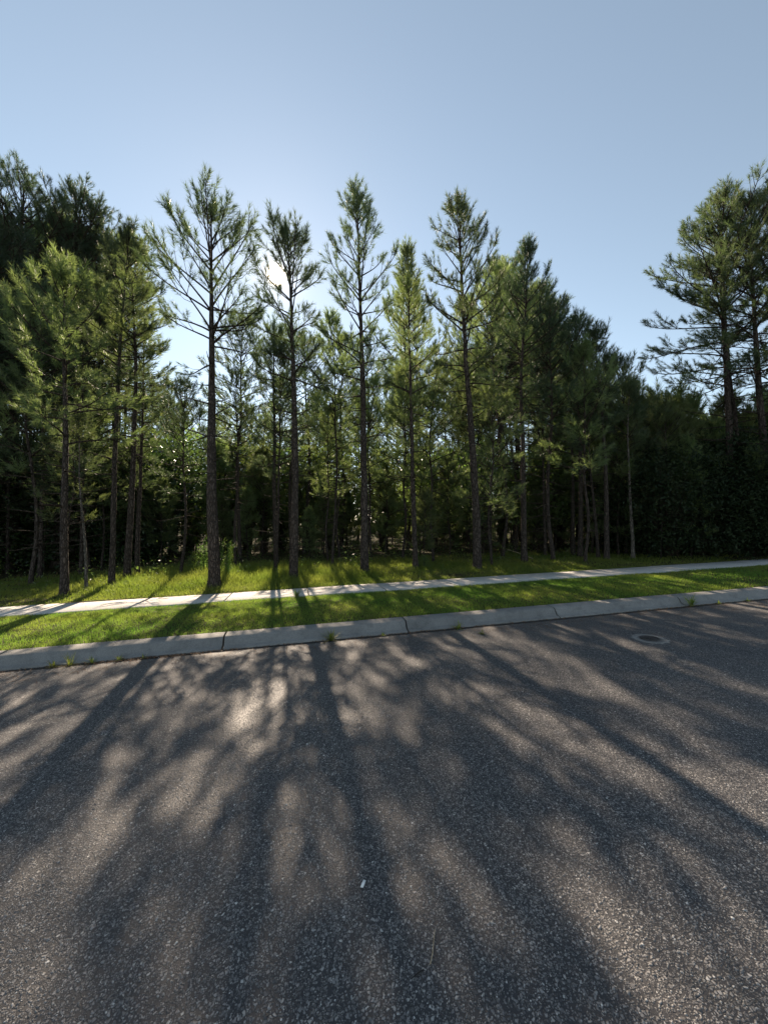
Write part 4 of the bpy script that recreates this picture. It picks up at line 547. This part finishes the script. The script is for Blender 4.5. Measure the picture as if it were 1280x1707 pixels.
# ------------------------------------------------------------------ grass
def blades(mb, s, t, h, rng, hgt, wd, lean=.5, two=False):
    n = len(s); p = W(s, t, h); az = rng.uniform(0, 6.28, n); L_ = hgt * rng.uniform(.55, 1.25, n); ln = np.abs(rng.normal(size=n)) * lean
    d = np.stack([np.cos(az) * np.sin(ln), np.sin(az) * np.sin(ln), np.cos(ln)], -1); a2 = rng.uniform(0, 6.28, n)
    sd = np.stack([np.cos(a2), np.sin(a2), 0 * a2], -1) * wd * .5
    if not two:
        V = np.stack([p - sd, p + sd, p + d * L_[:, None]], 1).reshape(-1, 3); mb.add(V, np.arange(len(V)).reshape(-1, 3)); return
    m = p + d * L_[:, None] * .55; d2 = nrm(d + np.stack([np.cos(az), np.sin(az), 0 * az - .6], -1) * rng.uniform(.2, .9, (n, 1)))
    V = np.stack([p - sd, p + sd, m + sd * .8, m - sd * .8, m + d2 * L_[:, None] * .5], 1).reshape(-1, 3); i = np.arange(n)[:, None] * 5
    mb.add(V, np.concatenate([i + [0, 1, 2], i + [0, 2, 3], i + [3, 2, 4]]))
rng = np.random.default_rng(40); mb = MB()
for (a, b, dn, wd_, hg) in ((-6, 3, 5600, .0055, .038), (3, 8, 3900, .0075, .038), (8, 16, 1600, .012, .042), (16, 45, 380, .028, .05)):
    n_ = int((b - a) * 2.06 * dn); s = rng.uniform(a, b, n_); t = rng.uniform(5.365, 7.42, n_)
    blades(mb, s, t, prof(t) - .01, rng, hg * (1 + .35 * np.sin(s * 2.1 + t * 3) * np.sin(s * .9 - t * 2.2)), wd_, .65)
tag(link('lawn_grass', mb.mesh('lawn_grass', M['grass'])), 'mown lawn grass between the kerb and the path', 'grass', None, 'stuff')
mb = MB(); rng = np.random.default_rng(41)
for (a, b, dn, wd_) in ((-8, 4, 1500, .008), (4, 10, 1000, .011), (10, 20, 480, .018), (20, 45, 130, .035)):
    n_ = int((b - a) * 5.5 * dn); s = rng.uniform(a, b, n_); t = 8.44 + 5.5 * rng.random(n_) ** 1.3; p = W(s, t); px = depth_px(p[:, 0], p[:, 1])
    tall = np.interp(px, [-200, 100, 200, 330, 450, 560, 640, 760, 1000, 1100], [.10, .10, .2, .30, .28, .22, .16, .12, .10, .08]); grow = np.interp(t, [8.44, 8.9, 9.6], [.35, .55, 1])
    keep = rng.random(n_) < np.interp(t, [8.44, 10.5, 12, 14], [1, 1, .6, .15]) * np.interp(px, [60, 200, 1040, 1130], [1, 1, 1, .8])
    clump = .6 + .5 * (np.sin(s * 3.1 + 2 * np.sin(t * 2.3)) * np.sin(t * 3.7 + s)) ; k = keep
    blades(mb, s[k], t[k], prof(t[k]) - .01, rng, (tall * grow * (.75 + .5 * np.abs(clump)))[k], wd_, .5, True)
tag(link('rough_grass', mb.mesh('rough_grass', M['wild'])), 'unmown grass and weeds between the path and the pines', 'grass', None, 'stuff')

# ------------------------------------------------------------------ plants standing singly
def fennel(seed, px, py, hpx, wpx, nst, label):
    rng = np.random.default_rng(seed); p = gp(px, py, .09); Y = p[1]; p[2] = zg(p[0], p[1]); H = hpx / F * Y; Rr = wpx / F * Y / 2
    e = empty('fennel_plant', p); ms = MB(); mf = MB(); P, R_ = [], []
    for i in range(nst):
        b = np.array([rng.normal() * Rr * .4, rng.normal() * Rr * .4, 0]); h = H * rng.uniform(.65, 1); tip = b + np.array([b[0] * .6 + rng.normal() * .04, rng.normal() * .06, h])
        P.append(np.stack([b, (b + tip) / 2 + rng.normal(size=3) * .015, tip])); R_.append([.005, .004, .002])
        m = 16; u = rng.uniform(.15, 1, m); c = b + (tip - b) * u[:, None]; d = nrm(rng.normal(size=(m, 3)) * np.array([1, 1, .2]) + np.array([0, 0, .9]))
        needles(mf, c, d, rng.uniform(.06, .13, m), rng, 10, .05, .0042, (.25, .7))
    tubes(ms, np.array(P), np.array(R_), 4)
    link('stems', ms.mesh('fennel_stems', M['fennel'], True), e)['kind'] = 'stuff'; link('fronds', mf.mesh('fennel_fronds', M['fennel']), e)['kind'] = 'stuff'
    return tag(e, label, 'fennel', 'fennel plants')
fennel(1, 318, 962, 45, 13, 9, 'small pale feathery fennel plant, leftmost of the fennel by the thick-trunked pine')
fennel(2, 336, 960, 62, 15, 11, 'tall feathery fennel plant just left of the thick dark pine trunk')
fennel(3, 375, 968, 72, 26, 17, 'large bushy fennel plant just right of the thick dark pine trunk')
fennel(4, 352, 955, 50, 14, 8, 'feathery fennel plant partly hidden behind the thick dark trunk')

def weed(seed, p, H, n, label, lean=.7, wd=.007, mat='wild', name='weed', flat=False):
    H *= 1.45; wd *= 1.35; n = int(n * 1.3)
    rng = np.random.default_rng(seed); e = empty(name, p); mb = MB(); m2 = MB()
    P, R_ = [], []
    for i in range(n):
        az = rng.uniform(0, 6.28); ln = abs(rng.normal()) * lean + .1; h = H * rng.uniform(.5, 1.1); k = 5; tt = np.linspace(0, 1, k)
        el = ln + tt * rng.uniform(.2, .9); d = np.stack([np.cos(az) * np.sin(el), np.sin(az) * np.sin(el), np.cos(el)], -1)
        pts = np.cumsum(d, 0) * h / k; pts -= pts[0]; pts[:, :2] += rng.normal(size=2) * .012
        pts[:, 2] = np.maximum(pts[:, 2], .004)
        P.append(pts); R_.append(wd * .5 * np.array([.8, 1, .9, .6, .1]))
    P = np.array(P); R_ = np.array(R_); side = nrm(np.cross(np.gradient(P, axis=1), np.array([0, 0, 1.])) + 1e-6)
    V = np.stack([P - side * R_[..., None], P + side * R_[..., None]], 2).reshape(-1, 3)
    q = np.array([[2 * i, 2 * i + 1, 2 * i + 3, 2 * i + 2] for i in range(4)])
    mb.add(V, (q[None] + (np.arange(n) * 10)[:, None, None]).reshape(-1, 4))
    link('blades', mb.mesh('weed_blades', M[mat]), e)['kind'] = 'stuff'
    m = max(2, n // 6); tubes(m2, P[:m] * np.array([1, 1, 1.25]), R_[:m] * .35, 3); link('stalks', m2.mesh('weed_stalks', M['straw']), e)['kind'] = 'stuff'
    return tag(e, label, 'weed', 'weeds in the gutter')
def gut(px, py, h=0.0):
    s_, t_ = st(gp(px, py, h)); return W(s_, min(t_, 4.985) if t_ > 4.9 else t_, 0)
weed(1, gut(551, 1067), .16, 46, 'spiky green weed in the gutter left of the middle kerb joint')
weed(2, gut(762, 1047), .11, 40, 'low sprawling weed in the gutter right of the middle kerb joint', 1.1)
weed(3, gut(803, 1057), .06, 26, 'tiny yellow weed growing out of the asphalt away from the kerb', 1.2)
weed(4, gut(1148, 1010), .20, 40, 'upright green weed tallest in the gutter, beyond the valve cover', .35)
weed(5, gut(1194, 1006), .07, 26, 'flat dark weed in the gutter just right of the tallest weed', 1.3)
weed(6, gut(1240, 1001), .06, 22, 'farthest flat weed in the gutter towards the right end of the kerb', 1.3)
weed(7, gut(92, 1110), .08, 34, 'low weed in the gutter at the left end of the dirt strip', 1.2)
weed(8, gut(122, 1106), .15, 26, 'wispy seeding weed leaning on the left kerb', .8, .004)
weed(9, gut(160, 1101), .11, 22, 'thin wispy weed right of the seeding weed on the left kerb', .9, .004)
weed(10, gut(205, 1097), .07, 18, 'small sparse weed in the gutter where dead leaves gather', 1.0)
weed(11, gut(243, 1094), .05, 16, 'tiny weed in the dead leaves nearest the left kerb joint', 1.1)
weed(12, gut(637, 1058), .05, 12, 'tiny tuft in the gutter just before the middle kerb joint', 1.0)
weed(13, gp(495, 995, .13), .15, 50, 'taller grass tuft at the near edge of the path', .5, .006, 'grass')
def white_plant(px, py):
    p = gp(px, py, .09); p[2] = zg(p[0], p[1]); e = plant_tree('leafy_plant', SH[4], p, 'small pale leafy plant right of the spire-topped pine trunk', 'plant', None, .4, .3, ('stems', 'leaves'))
white_plant(707, 948)

# debris: dirt and dead leaves in the gutter, dead leaves on the forest floor
def litter(name, s, t, h, rng, size, mat, label):
    n = len(s); mb = MB(); c = W(s, t, h); d = nrm(rng.normal(size=(n, 3)) * .45 + np.array([0, 0, 1])); a = perp(d, rng); b = np.cross(d, a); z_ = size * rng.uniform(.5, 1.4, (n, 1))
    V = np.stack([c - a * z_, c - b * z_ * .5, c + a * z_ + d * z_ * .3, c + b * z_ * .5], 1).reshape(-1, 3); mb.add(V, np.arange(n * 4).reshape(-1, 4))
    tag(link(name, mb.mesh(name, mat)), label, 'litter', None, 'stuff')
rng = np.random.default_rng(60)
s = np.concatenate([rng.normal(-1.7, .45, 420), rng.uniform(-6, 20, 900), rng.normal(1.9, .5, 120), rng.normal(6.3, .5, 120)]); t = 5.015 - np.abs(rng.normal(size=len(s))) * np.where(s < -1, .05, .025)
litter('gutter_litter', s, t, .006 + 0 * s, rng, .012, M['litter'], 'dead leaves and dirt lying in the gutter along the kerb')
n_ = 2600; s2 = rng.uniform(-7, 16, n_); t2 = np.where(rng.random(n_) < .55, 4.96 - np.abs(rng.normal(size=n_)) * .22, rng.uniform(5.2, 8.43, n_)); h2 = np.where(t2 < 4.97, .004, np.where(t2 > 7.4, .128, .14)); az_ = rng.uniform(0, 3.14, n_); ln_ = rng.uniform(.04, .08, n_); c_ = W(s2, t2, h2)
d_ = np.stack([np.cos(az_), np.sin(az_), 0 * az_], -1) * ln_[:, None]; q_ = np.stack([-np.sin(az_), np.cos(az_), 0 * az_], -1) * .0018; mb = MB()
V = np.stack([c_ - d_ - q_, c_ - d_ + q_, c_ + d_ + q_ + [0, 0, .004], c_ + d_ - q_ + [0, 0, .004]], 1).reshape(-1, 3); mb.add(V, np.arange(n_ * 4).reshape(-1, 4))
tag(link('pine_straw', mb.mesh('pine_straw', M['litter'])), 'brown fallen pine needles scattered over kerb, lawn and path', 'litter', None, 'stuff')
s = rng.uniform(-25, 35, 9000); t = 11 + 18 * rng.random(9000) ** 1.2; litter('leaf_litter', s, t, prof(t) + .02, rng, .045, M['litter'], 'brown dead leaves on the floor of the wood')

# valve cover
p = gp(1083, 1065, 0.0); s_, t_ = st(p)
vc = empty('valve_cover', (p[0], p[1], GR * s_)); vc.rotation_euler = (0, -math.atan(GR), ANG)
def ring(mb, r0, r1, z0, z1, k=40, rough=0.0, rng=None):
    an = np.arange(k) / k * 2 * np.pi; j = 1 + (rng.normal(size=k) * rough if rng is not None else 0)
    V = np.concatenate([np.stack([r0 * np.cos(an), r0 * np.sin(an), 0 * an + z1], -1), np.stack([r1 * j * np.cos(an), r1 * j * np.sin(an), 0 * an + z1], -1), np.stack([(r1 + .004) * j * np.cos(an), (r1 + .004) * j * np.sin(an), 0 * an + z0], -1), np.stack([r0 * np.cos(an), r0 * np.sin(an), 0 * an + z0], -1)])
    i = np.arange(k); i2 = (i + 1) % k
    mb.add(V, np.concatenate([np.stack([a * k + i, b * k + i, b * k + i2, a * k + i2], -1) for a, b in ((0, 1), (1, 2), (3, 0))]))
rng = np.random.default_rng(8)
mb = MB(); ring(mb, .109, .19, -.02, .002, 40, .05, rng); link('collar', mb.mesh('collar', M['collar']), vc)
mb = MB(); ring(mb, .090, .108, -.02, .010); link('rim', mb.mesh('rim', M['iron']), vc)
mb = MB(); ring(mb, .0, .087, -.01, .004)
for a in np.linspace(0, math.pi, 7)[:-1]:
    c, s = math.cos(a), math.sin(a); mb.add([(c * .08 - s * .004, s * .08 + c * .004, .009), (c * .08 + s * .004, s * .08 - c * .004, .009), (-c * .08 + s * .004, -s * .08 - c * .004, .009), (-c * .08 - s * .004, -s * .08 + c * .004, .009)], [(0, 1, 2, 3)])
link('lid', mb.mesh('lid', M['iron']), vc)
tag(vc, 'round iron valve cover set in a pale worn collar in the road', 'valve cover')

# the coarse stones standing proud of the worn asphalt close by
def stones():
    rng = np.random.default_rng(70); n = 58000
    y = rng.uniform(.75, 4.6, n); x = rng.uniform(-1, 1, n) * (y * 1.04 + .1); keep = rng.random(n) < (y / 4.6) ** 0 * np.interp(y, [.75, 2.3, 4.6], [1, 1, 0]) * (np.abs(x) < y * 1.04 + .05)
    x, y = x[keep], y[keep]; s = x * D2[0] + y * D2[1]; t = x * N2[0] + y * N2[1]; n = len(s); k = 5
    r = .0036 * rng.uniform(.55, 1.45, n) * np.where(rng.random(n) < .06, 1.5, 1); h = r * rng.uniform(.15, .5, n)
    an = (np.arange(k) / k * 2 * np.pi)[None] + rng.uniform(0, 6.28, (n, 1)) + rng.normal(size=(n, k)) * .22
    rr = r[:, None] * rng.uniform(.75, 1.2, (n, k)); st_ = rng.uniform(.65, 1.0, (n, 1)); ro = rng.uniform(0, 6.28, (n, 1))
    ex, ey = rr * np.cos(an), rr * st_ * np.sin(an); ax, ay = ex * np.cos(ro) - ey * np.sin(ro), ex * np.sin(ro) + ey * np.cos(ro)
    tilt = rng.normal(size=(n, 2)) * .22
    lo = W(s[:, None] + ax, t[:, None] + ay, -.001 + 0 * ax); hi = W(s[:, None] + ax * .68, t[:, None] + ay * .68, h[:, None] + (ax * tilt[:, :1] + ay * tilt[:, 1:]) * .7)
    V = np.concatenate([lo, hi], 1).reshape(-1, 3); j = np.arange(k); j2 = (j + 1) % k
    f = np.concatenate([np.stack([j, j2, j2 + k], -1), np.stack([j, j2 + k, j + k], -1), np.stack([k + 0 * j[1:-1], k + j[1:-1], k + j2[1:-1]], -1)])
    mb = MB(); mb.add(V, (f[None] + (np.arange(n) * 2 * k)[:, None, None]).reshape(-1, 3))
    m, tt, o = new_mat('road_stone'); l = tt.links.new; ge = N(tt, 'NewGeometry')
    c = ramp(tt, ge.outputs['Random Per Island'], [(0, (.05, .05, .053)), (.4, (.125, .122, .121)), (.8, (.235, .227, .22)), (.97, (.36, .35, .335)), (1, (.62, .61, .58))])
    b = N(tt, 'BsdfPrincipled', i_Roughness=.55); l(c.outputs[0], b.inputs['Base Color']); l(b.outputs[0], o.inputs[0])
    tag(link('road_gravel', mb.mesh('road_gravel', m)), 'pale coarse stones showing through the worn asphalt', 'gravel', None, 'stuff')
stones()
# small things lying on the road
def stick(name, pix, r, mat, label, cat, h=.006):
    pts = np.array([gp(a, b, h) for a, b in pix]); o_ = pts[0].copy(); mb = MB(); tubes(mb, (pts - o_)[None], np.linspace(r, r * .5, len(pts))[None], 5)
    tag(link(name, mb.mesh(name, M[mat], True), None, o_), label, cat)
stick('grass_stem', [(717, 1608), (721, 1590), (723, 1567), (725, 1550)], .0017, 'straw', 'dry pale grass stem lying on the asphalt', 'stem')
stick('twig', [(706, 1617), (696, 1623), (686, 1632)], .0025, 'debris', 'short dark twig lying by the dry grass stem', 'twig')
stick('fallen_branch', [(846, 916), (862, 921), (888, 931)], .022, 'straw', 'pale bare branch fallen in the grass behind the row', 'branch', .25)
p = gp(605, 1475, .004); mb = MB(); v = np.array([(-.006, -.016, 0), (.006, -.015, .001), (.007, .015, .004), (-.005, .016, .002)]); mb.add(np.concatenate([v, v + [0, 0, .003]]), [(4, 5, 6, 7), (0, 3, 2, 1), (0, 1, 5, 4), (1, 2, 6, 5), (2, 3, 7, 6), (3, 0, 4, 7)])
o = link('paper_scrap', mb.mesh('paper_scrap', M['paper']), None, p); o.rotation_euler = (0, .1, -.3); tag(o, 'tiny white scrap lying on the asphalt in the near road', 'scrap')

# pines and shrubs that would read alike: tell them apart by how near they stand to the road
same = {}
for o in SC.objects:
    if o.parent is None and o.get('group') and o.get('label') and o['group'] not in ('weeds in the gutter', 'fennel plants'): same.setdefault(o['label'], []).append(o)
for lab, os_ in same.items():
    if len(os_) in (2, 3) and len(lab.split()) < 16:
        os_.sort(key=lambda o: o.location.y)
        for o, wd_ in zip(os_, ('nearer', 'farther') if len(os_) == 2 else ('nearer', 'middle', 'farther')): o['label'] = wd_ + ' ' + lab
